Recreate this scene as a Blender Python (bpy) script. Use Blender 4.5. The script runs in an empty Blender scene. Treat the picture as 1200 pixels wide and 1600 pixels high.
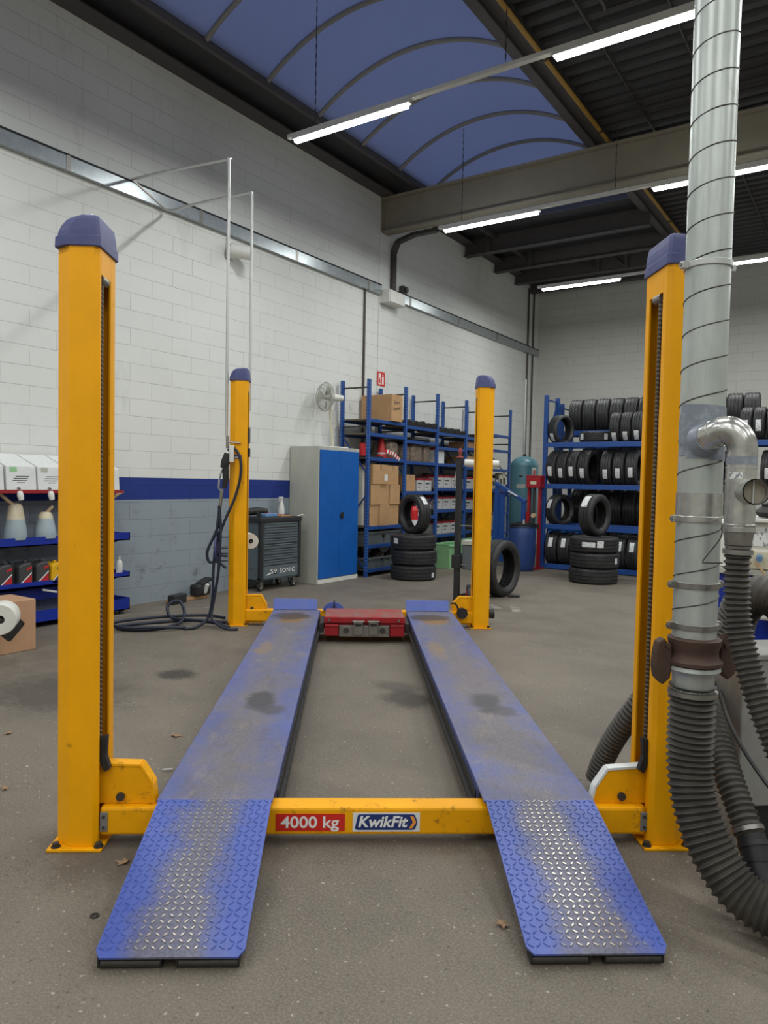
import bpy, bmesh, math, random
from mathutils import Vector, Matrix
random.seed(4)
PI = math.pi
col = bpy.context.scene.collection
LY = 0.636996271                     # heading of the lift against the building
CL, SL = math.cos(LY), math.sin(LY)
def Lw(x, y, z=0.0):                 # lift axes -> building axes
    return (x*CL - y*SL, x*SL + y*CL, z)

# ------------------------------------------------------------------ materials
def newmat(name):
    m = bpy.data.materials.new(name); m.use_nodes = True
    nt = m.node_tree; b = nt.nodes['Principled BSDF']
    return m, nt, b
def nd(nt, t, **kw):
    n = nt.nodes.new(t)
    for k, v in kw.items():
        if k in n.inputs: n.inputs[k].default_value = v
        else: setattr(n, k, v)
    return n
def ramp(nt, src, a, b, ca=(0,0,0,1), cb=(1,1,1,1)):
    r = nt.nodes.new('ShaderNodeValToRGB'); r.color_ramp.elements[0].position = a; r.color_ramp.elements[1].position = b
    r.color_ramp.elements[0].color = ca; r.color_ramp.elements[1].color = cb
    nt.links.new(src, r.inputs['Fac']); return r.outputs['Color']
def mix(nt, fac, a, b, mode='MIX'):
    n = nt.nodes.new('ShaderNodeMix'); n.data_type = 'RGBA'; n.blend_type = mode
    for s, v in ((0, fac), (6, a), (7, b)):
        if isinstance(v, (int, float)): n.inputs[s].default_value = v
        elif isinstance(v, tuple): n.inputs[s].default_value = (*v[:3], 1)
        else: nt.links.new(v, n.inputs[s])
    return n.outputs[2]
def math_(nt, op, a, b=0.0, c=None):
    n = nt.nodes.new('ShaderNodeMath'); n.operation = op
    for i, v in enumerate((a, b, c)):
        if v is None: continue
        if isinstance(v, (int, float)): n.inputs[i].default_value = v
        else: nt.links.new(v, n.inputs[i])
    return n.outputs[0]
def coords(nt, scale=(1,1,1), loc=(0,0,0)):
    t = nt.nodes.new('ShaderNodeTexCoord'); mp = nt.nodes.new('ShaderNodeMapping')
    mp.inputs['Scale'].default_value = scale; mp.inputs['Location'].default_value = loc
    nt.links.new(t.outputs['Object'], mp.inputs['Vector']); return mp.outputs['Vector']
def noise(nt, vec, scale, detail=4, rough=0.6):
    n = nt.nodes.new('ShaderNodeTexNoise'); n.inputs['Scale'].default_value = scale
    n.inputs['Detail'].default_value = detail; n.inputs['Roughness'].default_value = rough
    nt.links.new(vec, n.inputs['Vector']); return n.outputs['Fac']
def bump(nt, b, h, dist=0.002, strength=0.6):
    n = nt.nodes.new('ShaderNodeBump'); n.inputs['Distance'].default_value = dist; n.inputs['Strength'].default_value = strength
    nt.links.new(h, n.inputs['Height']); nt.links.new(n.outputs['Normal'], b.inputs['Normal'])
def simple(name, c, rough=0.5, metal=0.0, dirt=None, amt=0.35, scale=6.0, stretch=(1,1,1), thr=(0.45,0.75), bmp=0.0, spec=None):
    m, nt, b = newmat(name)
    b.inputs['Roughness'].default_value = rough; b.inputs['Metallic'].default_value = metal
    if spec is not None: b.inputs['Specular IOR Level'].default_value = spec
    v = coords(nt, stretch)
    f = noise(nt, v, scale, 6, 0.65)
    base = mix(nt, ramp(nt, f, 0.3, 0.7), tuple(x*0.92 for x in c), tuple(min(1,x*1.06) for x in c))
    if dirt:
        g = noise(nt, v, scale*2.3, 8, 0.7)
        fm = math_(nt, 'MULTIPLY', ramp(nt, g, *thr), amt)
        base = mix(nt, fm, base, dirt)
    nt.links.new(base, b.inputs['Base Color'])
    if bmp: bump(nt, b, f, bmp)
    return m

M = {}
M['yellow'] = simple('yellow_paint', (0.93,0.415,0.0), 0.42, 0, (0.10,0.05,0.015), 0.75, 5.0, (1,1,0.7), (0.66,0.74), 0.0006, 0.3)
M['yellow_worn'] = simple('worn_yellow_paint', (0.91,0.405,0.0), 0.45, 0, (0.10,0.05,0.015), 0.75, 7.0, (1,1,1), (0.57,0.70), 0.0008, 0.3)
M['capblue'] = simple('blue_grey_plastic', (0.056,0.066,0.20), 0.5, 0, (0.16,0.17,0.26), 0.3, 5)
M['black'] = simple('black_metal', (0.012,0.012,0.013), 0.55, 0, (0.05,0.045,0.04), 0.5, 12)
M['grease_shade'] = simple('grease_and_shade_brown', (0.05,0.022,0.008), 0.45, 0.2, (0.01,0.008,0.006), 0.8, 8)  # brown of grease plus the shade inside the columns
M['steel'] = simple('dull_steel', (0.32,0.31,0.29), 0.42, 0.85, (0.09,0.07,0.05), 0.5, 9)
M['darksteel'] = simple('dark_steel', (0.09,0.085,0.08), 0.5, 0.7, (0.04,0.03,0.02), 0.5, 14)
M['chrome'] = simple('bright_steel', (0.7,0.7,0.7), 0.2, 1.0)
M['white_plastic'] = simple('white_plastic', (0.74,0.74,0.71), 0.45)
M['white_paint'] = simple('white_enamel', (0.70,0.70,0.66), 0.45)
M['cream'] = simple('cream_enamel', (0.62,0.58,0.44), 0.5)
M['red'] = simple('red_paint', (0.36,0.010,0.018), 0.42, 0, (0.08,0.02,0.02), 0.6, 8)
M['redtop'] = simple('worn_red_paint', (0.36,0.03,0.03), 0.5, 0, (0.22,0.14,0.11), 0.9, 4, (1,1,1), (0.35,0.6))
M['redlabel'] = simple('red_label', (0.62,0.02,0.012), 0.4)
M['navy'] = simple('navy_label', (0.012,0.03,0.16), 0.4)
M['orange'] = simple('orange_label', (0.85,0.32,0.05), 0.4)
M['label_white'] = simple('white_label', (0.72,0.74,0.74), 0.45)
M['label_text'] = simple('pale_lettering', (0.82,0.82,0.82), 0.45)
M['dark_print'] = simple('dark_print', (0.05,0.05,0.055), 0.5)
M['rackblue'] = simple('blue_rack_paint', (0.014,0.070,0.29), 0.40, 0, (0.02,0.04,0.12), 0.45, 8)
M['shelfwood'] = simple('grey_shelf_board', (0.16,0.13,0.10), 0.7, 0, (0.05,0.045,0.04), 0.5, 5)
M['card'] = simple('brown_cardboard', (0.50,0.30,0.145), 0.75, 0, (0.30,0.16,0.08), 0.4, 4)
M['card_pale'] = simple('pale_cardboard', (0.50,0.29,0.17), 0.75, 0, (0.38,0.2,0.11), 0.3, 4)
M['tape'] = simple('brown_tape', (0.40,0.24,0.12), 0.3)
M['doorblue'] = simple('blue_enamel', (0.006,0.105,0.43), 0.38, 0, (0.02,0.09,0.3), 0.3, 4)
M['cabgrey'] = simple('pale_grey_enamel', (0.45,0.46,0.41), 0.5, 0, (0.33,0.31,0.24), 0.4, 3, (1,1,0.3))
M['toolgrey'] = simple('slate_grey_enamel', (0.115,0.145,0.165), 0.34)
M['tooldark'] = simple('charcoal_plastic', (0.022,0.023,0.025), 0.5)
M['tealtank'] = simple('teal_paint', (0.10,0.24,0.29), 0.35, 0, (0.06,0.15,0.18), 0.4, 6)
M['barrel'] = simple('blue_plastic', (0.018,0.05,0.20), 0.42, 0, (0.04,0.06,0.12), 0.6, 6, (1,1,0.4))
M['green'] = simple('pale_green_plastic', (0.27,0.53,0.27), 0.5, 0, (0.2,0.42,0.2), 0.4, 5)
M['greycrate'] = simple('grey_plastic', (0.11,0.13,0.14), 0.5)
M['hose'] = simple('black_rubber_hose', (0.032,0.030,0.028), 0.55, 0, (0.075,0.066,0.052), 0.8, 6, (1,1,1), (0.3,0.65))
M['airhose'] = simple('dark_blue_rubber', (0.012,0.017,0.035), 0.45)
M['rust'] = simple('rusty_brown_iron', (0.085,0.048,0.036), 0.6, 0.3, (0.045,0.03,0.026), 0.6, 14)
M['wrap'] = simple('brown_film_wrap', (0.20,0.15,0.11), 0.3, 0, (0.38,0.31,0.25), 0.8, 9, (1,1,1), (0.5,0.62), 0.01)
M['rubbermat'] = simple('black_rubber', (0.012,0.012,0.012), 0.7, 0, (0.04,0.04,0.04), 0.5, 9)
M['grey_machine'] = simple('grey_machine_enamel', (0.27,0.27,0.26), 0.42, 0, (0.16,0.14,0.12), 0.5, 3)
M['tapegrey'] = simple('grey_duct_tape', (0.22,0.25,0.30), 0.38, 0, (0.32,0.35,0.4), 0.7, 14, (1,1,1), (0.5,0.6), 0.003)
M['amber'] = simple('stained_plastic', (0.55,0.40,0.24), 0.5)
M['wood'] = simple('raw_wood', (0.42,0.25,0.13), 0.7, 0, (0.28,0.15,0.08), 0.5, 6, (8,1,8))
M['leaf'] = simple('dry_leaf', (0.30,0.19,0.11), 0.8, 0, (0.14,0.08,0.04), 0.5, 20)
M['skyblue'] = simple('pale_blue_plastic', (0.14,0.27,0.48), 0.4)
M['paper'] = simple('white_paper', (0.72,0.71,0.66), 0.8)
M['pvc'] = simple('galvanised_pipe', (0.52,0.53,0.52), 0.4, 0.5)
M['greybeam'] = simple('beige_grey_steel_paint', (0.27,0.245,0.19), 0.6, 0, (0.20,0.18,0.15), 0.5, 2)
M['darkbeam'] = simple('dark_steel_paint', (0.085,0.078,0.078), 0.7, 0, (0.06,0.055,0.055), 0.5, 3)
M['deck'] = simple('dark_roof_deck', (0.043,0.042,0.046), 0.65, 0, (0.03,0.03,0.032), 0.5, 2)
M['traygrey'] = simple('weathered_tray_zinc', (0.42,0.46,0.48), 0.30, 0.55, (0.24,0.27,0.29), 0.6, 5)
M['ribgrey'] = simple('grey_rib_aluminium', (0.23,0.225,0.21), 0.6)
M['gaspipe'] = simple('ochre_gas_pipe', (0.40,0.23,0.035), 0.5)
M['benchblue'] = simple('deep_blue_enamel', (0.005,0.025,0.30), 0.4)
M['platblue'] = simple('light_blue_enamel', (0.09,0.14,0.48), 0.4, 0, (0.2,0.2,0.28), 0.4, 8)
M['oilblack'] = simple('dark_grey_plastic', (0.06,0.06,0.063), 0.3)
M['oilred'] = simple('red_print', (0.5,0.02,0.03), 0.4)
M['oilyellow'] = simple('yellow_plastic', (0.75,0.42,0.01), 0.35)
M['redplastic'] = simple('red_plastic', (0.62,0.02,0.025), 0.38)
M['battery_white'] = simple('grey_white_battery', (0.52,0.52,0.51), 0.45)
M['grip'] = simple('faded_red_grip', (0.30,0.05,0.045), 0.5)
def cablemat():
    m, nt, b = newmat('twisted_steel_cable')
    t = nt.nodes.new('ShaderNodeTexCoord'); sp = nt.nodes.new('ShaderNodeSeparateXYZ'); nt.links.new(t.outputs['Object'], sp.inputs[0])
    k = math_(nt,'SINE', math_(nt,'ADD', math_(nt,'MULTIPLY', sp.outputs['Z'], 330), math_(nt,'MULTIPLY', math_(nt,'ADD', sp.outputs['X'], sp.outputs['Y']), 160)))
    c = mix(nt, ramp(nt, k, 0.2, 0.8), (0.05,0.035,0.022), (0.24,0.20,0.16)); nt.links.new(c, b.inputs['Base Color'])
    b.inputs['Roughness'].default_value = 0.45; return m
M['cable'] = cablemat()
M['pilot'] = simple('pale_tyre_core', (0.2,0.2,0.2), 0.6)
M['washer'] = simple('dark_iron', (0.02,0.02,0.022), 0.6)

def galv():
    m, nt, b = newmat('galvanised_sheet')
    b.inputs['Metallic'].default_value = 0.45; b.inputs['Roughness'].default_value = 0.38
    v = coords(nt, (1,1,1)); f = noise(nt, coords(nt,(1,1,0.22)), 9, 6, 0.7)
    c = mix(nt, ramp(nt, f, 0.35, 0.7), (0.40,0.435,0.415), (0.56,0.60,0.58))
    g = noise(nt, v, 4.5, 6, 0.7)
    c = mix(nt, math_(nt,'MULTIPLY', ramp(nt, g, 0.6, 0.72), 0.45), c, (0.22,0.19,0.14))
    nt.links.new(c, b.inputs['Base Color']); return m
M['galv'] = galv()
def shiny():
    m, nt, b = newmat('shiny_galvanised_sheet')
    b.inputs['Metallic'].default_value = 0.85; b.inputs['Roughness'].default_value = 0.27
    f = noise(nt, coords(nt), 14, 6, 0.7)
    c = mix(nt, ramp(nt, f, 0.35, 0.7), (0.42,0.42,0.40), (0.66,0.66,0.62))
    nt.links.new(c, b.inputs['Base Color']); return m
M['shiny'] = shiny()

def wallmat(name, painted):
    m, nt, b = newmat(name); b.inputs['Roughness'].default_value = 0.75
    t = nt.nodes.new('ShaderNodeTexCoord'); sp = nt.nodes.new('ShaderNodeSeparateXYZ'); nt.links.new(t.outputs['Object'], sp.inputs[0])
    cb = nt.nodes.new('ShaderNodeCombineXYZ')
    nt.links.new(math_(nt,'ADD', sp.outputs['X'], sp.outputs['Y']), cb.inputs['X']); nt.links.new(sp.outputs['Z'], cb.inputs['Y'])
    br = nt.nodes.new('ShaderNodeTexBrick')
    br.inputs['Scale'].default_value = 1.0; br.inputs['Brick Width'].default_value = 0.6; br.inputs['Row Height'].default_value = 0.2
    br.inputs['Mortar Size'].default_value = 0.0045; br.inputs['Mortar Smooth'].default_value = 0.6; br.inputs['Bias'].default_value = 0
    br.inputs['Color1'].default_value = (1,1,1,1); br.inputs['Color2'].default_value = (0.975,0.975,0.975,1); br.inputs['Mortar'].default_value = (0.64,0.64,0.63,1)
    nz = nt.nodes.new('ShaderNodeTexNoise'); nz.inputs['Scale'].default_value = 7; nt.links.new(cb.outputs[0], nz.inputs['Vector'])
    wob = nt.nodes.new('ShaderNodeVectorMath'); wob.operation = 'MULTIPLY_ADD'
    nt.links.new(nz.outputs['Color'], wob.inputs[0]); wob.inputs[1].default_value = (0.012,0.012,0); nt.links.new(cb.outputs[0], wob.inputs[2])
    nt.links.new(wob.outputs[0], br.inputs['Vector'])
    z = sp.outputs['Z']
    white = (0.70,0.715,0.69)
    if painted:
        up = math_(nt,'GREATER_THAN', z, 1.487); lo = math_(nt,'GREATER_THAN', z, 1.228)
        c = mix(nt, lo, (0.27,0.315,0.36), (0.006,0.028,0.21)); c = mix(nt, up, c, white)
        # scuffs and grime low on the wall, over the grey paint
        g = noise(nt, t.outputs['Object'], 3.2, 8, 0.75)
        low = math_(nt,'LESS_THAN', z, 1.1)
        c = mix(nt, math_(nt,'MULTIPLY', math_(nt,'MULTIPLY', ramp(nt, g, 0.56, 0.70), low), 0.65), c, (0.07,0.07,0.075))
    else:
        c = mix(nt, 0.0, (0.60,0.595,0.555), (0.6,0.6,0.56))
    g2 = noise(nt, t.outputs['Object'], 0.9, 6, 0.7)
    c = mix(nt, math_(nt,'MULTIPLY', ramp(nt, g2, 0.5, 0.8), 0.12), c, (0.30,0.29,0.27), 'MULTIPLY')
    # sooty streaks high near the far corner
    soot = noise(nt, coords(nt, (1,1,0.35)), 2.2, 7, 0.7)
    msk = math_(nt,'MULTIPLY', ramp(nt, soot, 0.6, 0.8), 0.28)
    c = mix(nt, msk, c, (0.16,0.15,0.14))
    jm = ramp(nt, noise(nt, t.outputs['Object'], 1.7, 7, 0.75), 0.38, 0.62, (0.35,0.35,0.35,1), (1,1,1,1))
    c = mix(nt, jm, c, mix(nt, 1.0, c, br.outputs['Color'], 'MULTIPLY'))
    nt.links.new(c, b.inputs['Base Color'])
    bump(nt, b, br.outputs['Fac'], -0.004, 0.5)
    return m
M['wall_left'] = wallmat('painted_block_wall', True); M['wall_plain'] = wallmat('white_block_wall', False)

def floormat():
    m, nt, b = newmat('worn_concrete_floor')
    t = nt.nodes.new('ShaderNodeTexCoord'); v = t.outputs['Object']
    f1 = noise(nt, v, 0.7, 8, 0.6); f2 = noise(nt, v, 5, 8, 0.7); f3 = noise(nt, v, 120, 3, 0.6); f4 = noise(nt, v, 45, 2, 0.5)
    c = mix(nt, ramp(nt, f1, 0.33, 0.68), (0.090,0.074,0.057), (0.165,0.138,0.107))
    c = mix(nt, math_(nt,'MULTIPLY', ramp(nt, f2, 0.42, 0.72), 0.4), c, (0.21,0.182,0.148))
    c = mix(nt, math_(nt,'MULTIPLY', ramp(nt, f3, 0.42, 0.70), 0.6), c, (0.26,0.232,0.195))
    c = mix(nt, math_(nt,'MULTIPLY', ramp(nt, f4, 0.68, 0.73), 0.7), c, (0.46,0.42,0.36))
    c = mix(nt, math_(nt,'MULTIPLY', ramp(nt, noise(nt, v, 60, 2, 0.5), 0.66, 0.71), 0.75), c, (0.05,0.045,0.04))
    # oil stains with their own outlines
    nz = math_(nt,'ADD', math_(nt,'MULTIPLY', noise(nt, v, 6, 8, 0.75), 0.55), math_(nt,'MULTIPLY', noise(nt, v, 32, 4, 0.75), 0.45))
    for (x, y, rx, ry, a) in ((-4.36,3.70,0.20,0.17,0.9),(-2.62,4.25,0.28,0.22,0.8),(-2.85,4.45,0.25,0.15,0.5),(-2.5,1.9,0.4,0.5,0.45),(-4.6,2.9,0.7,0.5,0.6),(-0.95,3.3,0.35,0.2,0.6),(-3.9,8.0,0.5,0.3,0.35)):
        mp = nt.nodes.new('ShaderNodeMapping'); mp.vector_type = 'POINT'
        mp.inputs['Location'].default_value = (-x/rx, -y/ry, 0); mp.inputs['Scale'].default_value = (1/rx, 1/ry, 0)
        nt.links.new(v, mp.inputs['Vector'])
        ln = nt.nodes.new('ShaderNodeVectorMath'); ln.operation = 'LENGTH'; nt.links.new(mp.outputs[0], ln.inputs[0])
        d = math_(nt,'SUBTRACT', math_(nt,'MULTIPLY', nz, 2.0), ln.outputs['Value'])
        c = mix(nt, math_(nt,'MULTIPLY', ramp(nt, d, 0.03, 0.50), a), c, (0.040,0.034,0.029))
    # hairline cracks and worn white floor marks, each along its own line
    sx = nt.nodes.new('ShaderNodeSeparateXYZ'); nt.links.new(v, sx.inputs[0]); wv = noise(nt, v, 3.0, 6, 0.65)
    for (xa,ya,xb,yb,wd_,cc,am,jit) in ((-1.72,3.52,-0.90,3.68,0.0035,(0.05,0.042,0.036),0.8,0.12),(-2.76,6.56,-1.2,6.36,0.005,(0.05,0.042,0.036),0.7,0.05),(-3.70,8.40,-3.45,7.95,0.05,(0.42,0.39,0.35),0.6,0.03),(-3.95,8.25,-3.70,8.0,0.05,(0.42,0.39,0.35),0.5,0.03),(-6.75,4.80,-6.1,6.6,0.03,(0.38,0.36,0.32),0.45,0.05),(-6.2,4.6,-5.6,5.2,0.02,(0.38,0.36,0.32),0.4,0.05)):
        L = math.hypot(xb-xa,yb-ya); ux, uy = (xb-xa)/L, (yb-ya)/L
        along = math_(nt,'ADD', math_(nt,'MULTIPLY', math_(nt,'SUBTRACT', sx.outputs['X'], xa), ux), math_(nt,'MULTIPLY', math_(nt,'SUBTRACT', sx.outputs['Y'], ya), uy))
        acr = math_(nt,'ADD', math_(nt,'MULTIPLY', math_(nt,'SUBTRACT', sx.outputs['X'], xa), -uy), math_(nt,'MULTIPLY', math_(nt,'SUBTRACT', sx.outputs['Y'], ya), ux))
        acr = math_(nt,'ABSOLUTE', math_(nt,'ADD', acr, math_(nt,'MULTIPLY', math_(nt,'SUBTRACT', wv, 0.5), jit*2)))
        k = math_(nt,'MULTIPLY', math_(nt,'LESS_THAN', acr, wd_), math_(nt,'MULTIPLY', math_(nt,'GREATER_THAN', along, 0.0), math_(nt,'LESS_THAN', along, L)))
        if wd_ > 0.01: k = math_(nt,'MULTIPLY', k, ramp(nt, f2, 0.42, 0.6))
        c = mix(nt, math_(nt,'MULTIPLY', k, am), c, cc)
    nt.links.new(c, b.inputs['Base Color'])
    rr = ramp(nt, f2, 0.35, 0.7, (0.62,0.62,0.62,1), (0.82,0.82,0.82,1)); nt.links.new(rr, b.inputs['Roughness'])
    bump(nt, b, math_(nt,'ADD', f3, f4), 0.0015, 0.5)
    return m
M['floor'] = floormat()

def rampmat(name, x0, x1, plate):
    # blue paint worn to grey brown along the wheel track; object axes are the lift's own
    m, nt, b = newmat(name)
    t = nt.nodes.new('ShaderNodeTexCoord'); v = t.outputs['Object']
    sp = nt.nodes.new('ShaderNodeSeparateXYZ'); nt.links.new(v, sp.inputs[0])
    cx = (x0+x1)/2
    u = math_(nt,'ABSOLUTE', math_(nt,'DIVIDE', math_(nt,'SUBTRACT', sp.outputs['X'], cx), (x1-x0)/2))
    n1 = noise(nt, v, 5.5, 8, 0.7); n2 = noise(nt, v, 28, 6, 0.7); n3 = noise(nt, v, 1.7, 5, 0.6)
    streak = noise(nt, coords(nt, (9,1.6,1)), 2.0, 7, 0.7); fine = noise(nt, v, 75, 5, 0.75)
    if plate:
        blue = mix(nt, ramp(nt, n2, 0.3, 0.7), (0.048,0.088,0.36), (0.080,0.120,0.41))
        w = math_(nt,'SUBTRACT', math_(nt,'ADD', math_(nt,'MULTIPLY', n1, 0.9), math_(nt,'MULTIPLY', n3, 0.7)), math_(nt,'MULTIPLY', u, 0.80))
        wear = ramp(nt, w, 0.24, 0.60)
        grime = mix(nt, ramp(nt, fine, 0.4, 0.62), (0.095,0.085,0.085), (0.175,0.165,0.17))
        c = mix(nt, math_(nt,'MULTIPLY', wear, 0.80), blue, grime)
        # tops of the raised pattern rubbed to bare metal along the track
        hgt = math_(nt,'SUBTRACT', sp.outputs['Z'], math_(nt,'ADD', 0.201, math_(nt,'MULTIPLY', math_(nt,'SUBTRACT', sp.outputs['Y'], 2.928-OY), 0.154/0.75)))
        rub = math_(nt,'MULTIPLY', math_(nt,'GREATER_THAN', hgt, 0.0015), ramp(nt, math_(nt,'ADD', w, math_(nt,'MULTIPLY', n2, 0.25)), 0.50, 0.74))
        c = mix(nt, rub, c, (0.60,0.56,0.50)); nt.links.new(rub, b.inputs['Metallic'])
        nt.links.new(mix(nt, rub, (0.40,0.40,0.40), (0.30,0.30,0.30)), b.inputs['Roughness'])
    else:
        blue = mix(nt, ramp(nt, n2, 0.3, 0.7), (0.062,0.090,0.31), (0.10,0.135,0.37))
        w = math_(nt,'SUBTRACT', math_(nt,'ADD', math_(nt,'ADD', math_(nt,'MULTIPLY', n1, 0.8), math_(nt,'MULTIPLY', n3, 0.8)), math_(nt,'MULTIPLY', streak, 0.35)), math_(nt,'MULTIPLY', u, 0.40))
        wear = ramp(nt, w, 0.42, 0.92)
        grime = mix(nt, ramp(nt, fine, 0.38, 0.64), (0.125,0.108,0.10), (0.215,0.193,0.182))
        c = mix(nt, math_(nt,'ADD', math_(nt,'MULTIPLY', wear, 0.74), 0.12), blue, grime)
        w2 = ramp(nt, noise(nt, coords(nt, (2.2,0.9,1)), 3.4, 8, 0.78), 0.53, 0.72)
        c = mix(nt, math_(nt,'MULTIPLY', w2, 0.62), c, (0.085,0.072,0.072))
        w3 = ramp(nt, noise(nt, coords(nt, (1.6,0.8,1), (3.1,7.7,0)), 4.5, 8, 0.78), 0.55, 0.72)
        c = mix(nt, math_(nt,'MULTIPLY', w3, 0.6), c, (0.30,0.255,0.20))
        w4 = ramp(nt, noise(nt, v, 38, 4, 0.7), 0.66, 0.72)
        c = mix(nt, math_(nt,'MULTIPLY', w4, 0.5), c, (0.06,0.05,0.05))
        for (x, y, rx, ry, a, cc) in ((cx,1.62,0.15,0.28,0.9,(0.24,0.13,0.035)),(cx-0.04,1.75,0.24,0.22,0.8,(0.035,0.026,0.022)),(cx+0.02,-0.95,0.11,0.22,0.85,(0.045,0.045,0.055)),(cx+0.1,-1.1,0.1,0.12,0.7,(0.06,0.055,0.06)),(cx-0.12,0.4,0.08,0.3,0.5,(0.28,0.19,0.07))):
            mp = nt.nodes.new('ShaderNodeMapping')
            mp.inputs['Location'].default_value = (-x/rx, -y/ry, 0); mp.inputs['Scale'].default_value = (1/rx, 1/ry, 0)
            nt.links.new(v, mp.inputs['Vector'])
            ln = nt.nodes.new('ShaderNodeVectorMath'); ln.operation = 'LENGTH'; nt.links.new(mp.outputs[0], ln.inputs[0])
            d = math_(nt,'SUBTRACT', math_(nt,'ADD', math_(nt,'MULTIPLY', n1, 1.5), math_(nt,'MULTIPLY', n2, 0.5)), ln.outputs['Value'])
            c = mix(nt, math_(nt,'MULTIPLY', ramp(nt, d, 0.02, 0.42), a), c, cc)
    nt.links.new(c, b.inputs['Base Color'])
    if not plate: b.inputs['Roughness'].default_value = 0.5
    return m
OX, OY = 0.12, 5.2
M['runwayA'] = rampmat('worn_blue_runway_paint', -0.765-OX, -0.30-OX, False)
M['runwayB'] = rampmat('worn_blue_runway_enamel', 0.56-OX, 1.02-OX, False)
M['rampA'] = rampmat('worn_blue_ramp_paint', -0.765-OX, -0.30-OX, True)
M['rampB'] = rampmat('worn_blue_ramp_enamel', 0.56-OX, 1.02-OX, True)
M['runwayside'] = simple('blue_runway_edge', (0.05,0.075,0.28), 0.45, 0, (0.08,0.07,0.1), 0.5, 9)

def treadmat():
    m, nt, b = newmat('tyre_rubber')
    t = nt.nodes.new('ShaderNodeTexCoord'); sp = nt.nodes.new('ShaderNodeSeparateXYZ'); nt.links.new(t.outputs['Object'], sp.inputs[0])
    ang = math_(nt,'ARCTAN2', sp.outputs['Y'], sp.outputs['X'])
    az = math_(nt,'ABSOLUTE', sp.outputs['Z'])
    ph = math_(nt,'ADD', math_(nt,'MULTIPLY', ang, 72), math_(nt,'MULTIPLY', az, 150))
    s = math_(nt,'SINE', ph)
    rad = math_(nt,'SQRT', math_(nt,'ADD', math_(nt,'POWER', sp.outputs['X'], 2.0), math_(nt,'POWER', sp.outputs['Y'], 2.0)))
    h = math_(nt,'MULTIPLY', ramp(nt, s, 0.0, 0.5), math_(nt,'GREATER_THAN', rad, 0.268))
    bump(nt, b, h, 0.012, 1.0)
    n = noise(nt, t.outputs['Object'], 9, 5, 0.6)
    c = mix(nt, ramp(nt, n, 0.35, 0.7), (0.020,0.020,0.022), (0.034,0.034,0.036))
    nt.links.new(c, b.inputs['Base Color']); b.inputs['Roughness'].default_value = 0.5
    return m
M['tyre'] = treadmat()
def stickermat():
    m, nt, b = newmat('printed_paper_label')
    v = coords(nt, (90,90,55)); n = noise(nt, v, 1.0, 1, 0.4)
    c = mix(nt, math_(nt,'MULTIPLY', ramp(nt, n, 0.60, 0.64), 0.75), (0.72,0.74,0.74), (0.10,0.12,0.14))
    nt.links.new(c, b.inputs['Base Color']); b.inputs['Roughness'].default_value = 0.5
    return m
M['sticker'] = stickermat()
def jugmat():
    m, nt, b = newmat('milky_jug_plastic')
    t = nt.nodes.new('ShaderNodeTexCoord'); sp = nt.nodes.new('ShaderNodeSeparateXYZ'); nt.links.new(t.outputs['Object'], sp.inputs[0])
    up = ramp(nt, sp.outputs['Z'], 0.185, 0.20)
    c = mix(nt, up, (0.34,0.42,0.47), (0.62,0.55,0.40)); n = noise(nt, t.outputs['Object'], 18, 5, 0.7)
    c = mix(nt, math_(nt,'MULTIPLY', ramp(nt, n, 0.5, 0.75), 0.35), c, (0.28,0.27,0.22))
    nt.links.new(c, b.inputs['Base Color']); b.inputs['Roughness'].default_value = 0.45
    return m
M['jug'] = jugmat()
def emis(name, c, s):
    m, nt, b = newmat(name)
    b.inputs['Base Color'].default_value = (0.9,0.9,0.9,1)
    b.inputs['Emission Color'].default_value = (*c,1); b.inputs['Emission Strength'].default_value = s
    return m
LED = 16.0
M['led'] = emis('lit_led_diffuser', (0.96,1.0,0.98), LED)
def skym():
    m, nt, b = newmat('frosted_skylight_sheet')
    out = nt.nodes['Material Output']
    tr = nt.nodes.new('ShaderNodeBsdfTranslucent'); tr.inputs['Color'].default_value = (0.75,0.8,0.92,1)
    df = nt.nodes.new('ShaderNodeBsdfDiffuse')
    n = noise(nt, coords(nt), 0.8, 5, 0.6)
    c = mix(nt, ramp(nt, n, 0.3, 0.75), (0.22,0.24,0.31), (0.27,0.29,0.36)); nt.links.new(c, df.inputs['Color'])
    mx = nt.nodes.new('ShaderNodeMixShader'); mx.inputs[0].default_value = 0.42
    nt.links.new(tr.outputs[0], mx.inputs[1]); nt.links.new(df.outputs[0], mx.inputs[2]); nt.links.new(mx.outputs[0], out.inputs['Surface'])
    return m
M['skylight'] = skym()
def postmat():
    m, nt, b = newmat('slotted_blue_post_paint')
    t = nt.nodes.new('ShaderNodeTexCoord'); sp = nt.nodes.new('ShaderNodeSeparateXYZ'); nt.links.new(t.outputs['Object'], sp.inputs[0])
    fr = math_(nt,'FRACT', math_(nt,'MULTIPLY', sp.outputs['Z'], 20.0))
    sl = math_(nt,'LESS_THAN', fr, 0.38)
    geo = nt.nodes.new('ShaderNodeUVMap')
    c = mix(nt, 0.0, (0.016,0.06,0.25), (0.016,0.06,0.25)); nt.links.new(c, b.inputs['Base Color']); b.inputs['Roughness'].default_value = 0.42
    return m

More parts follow.
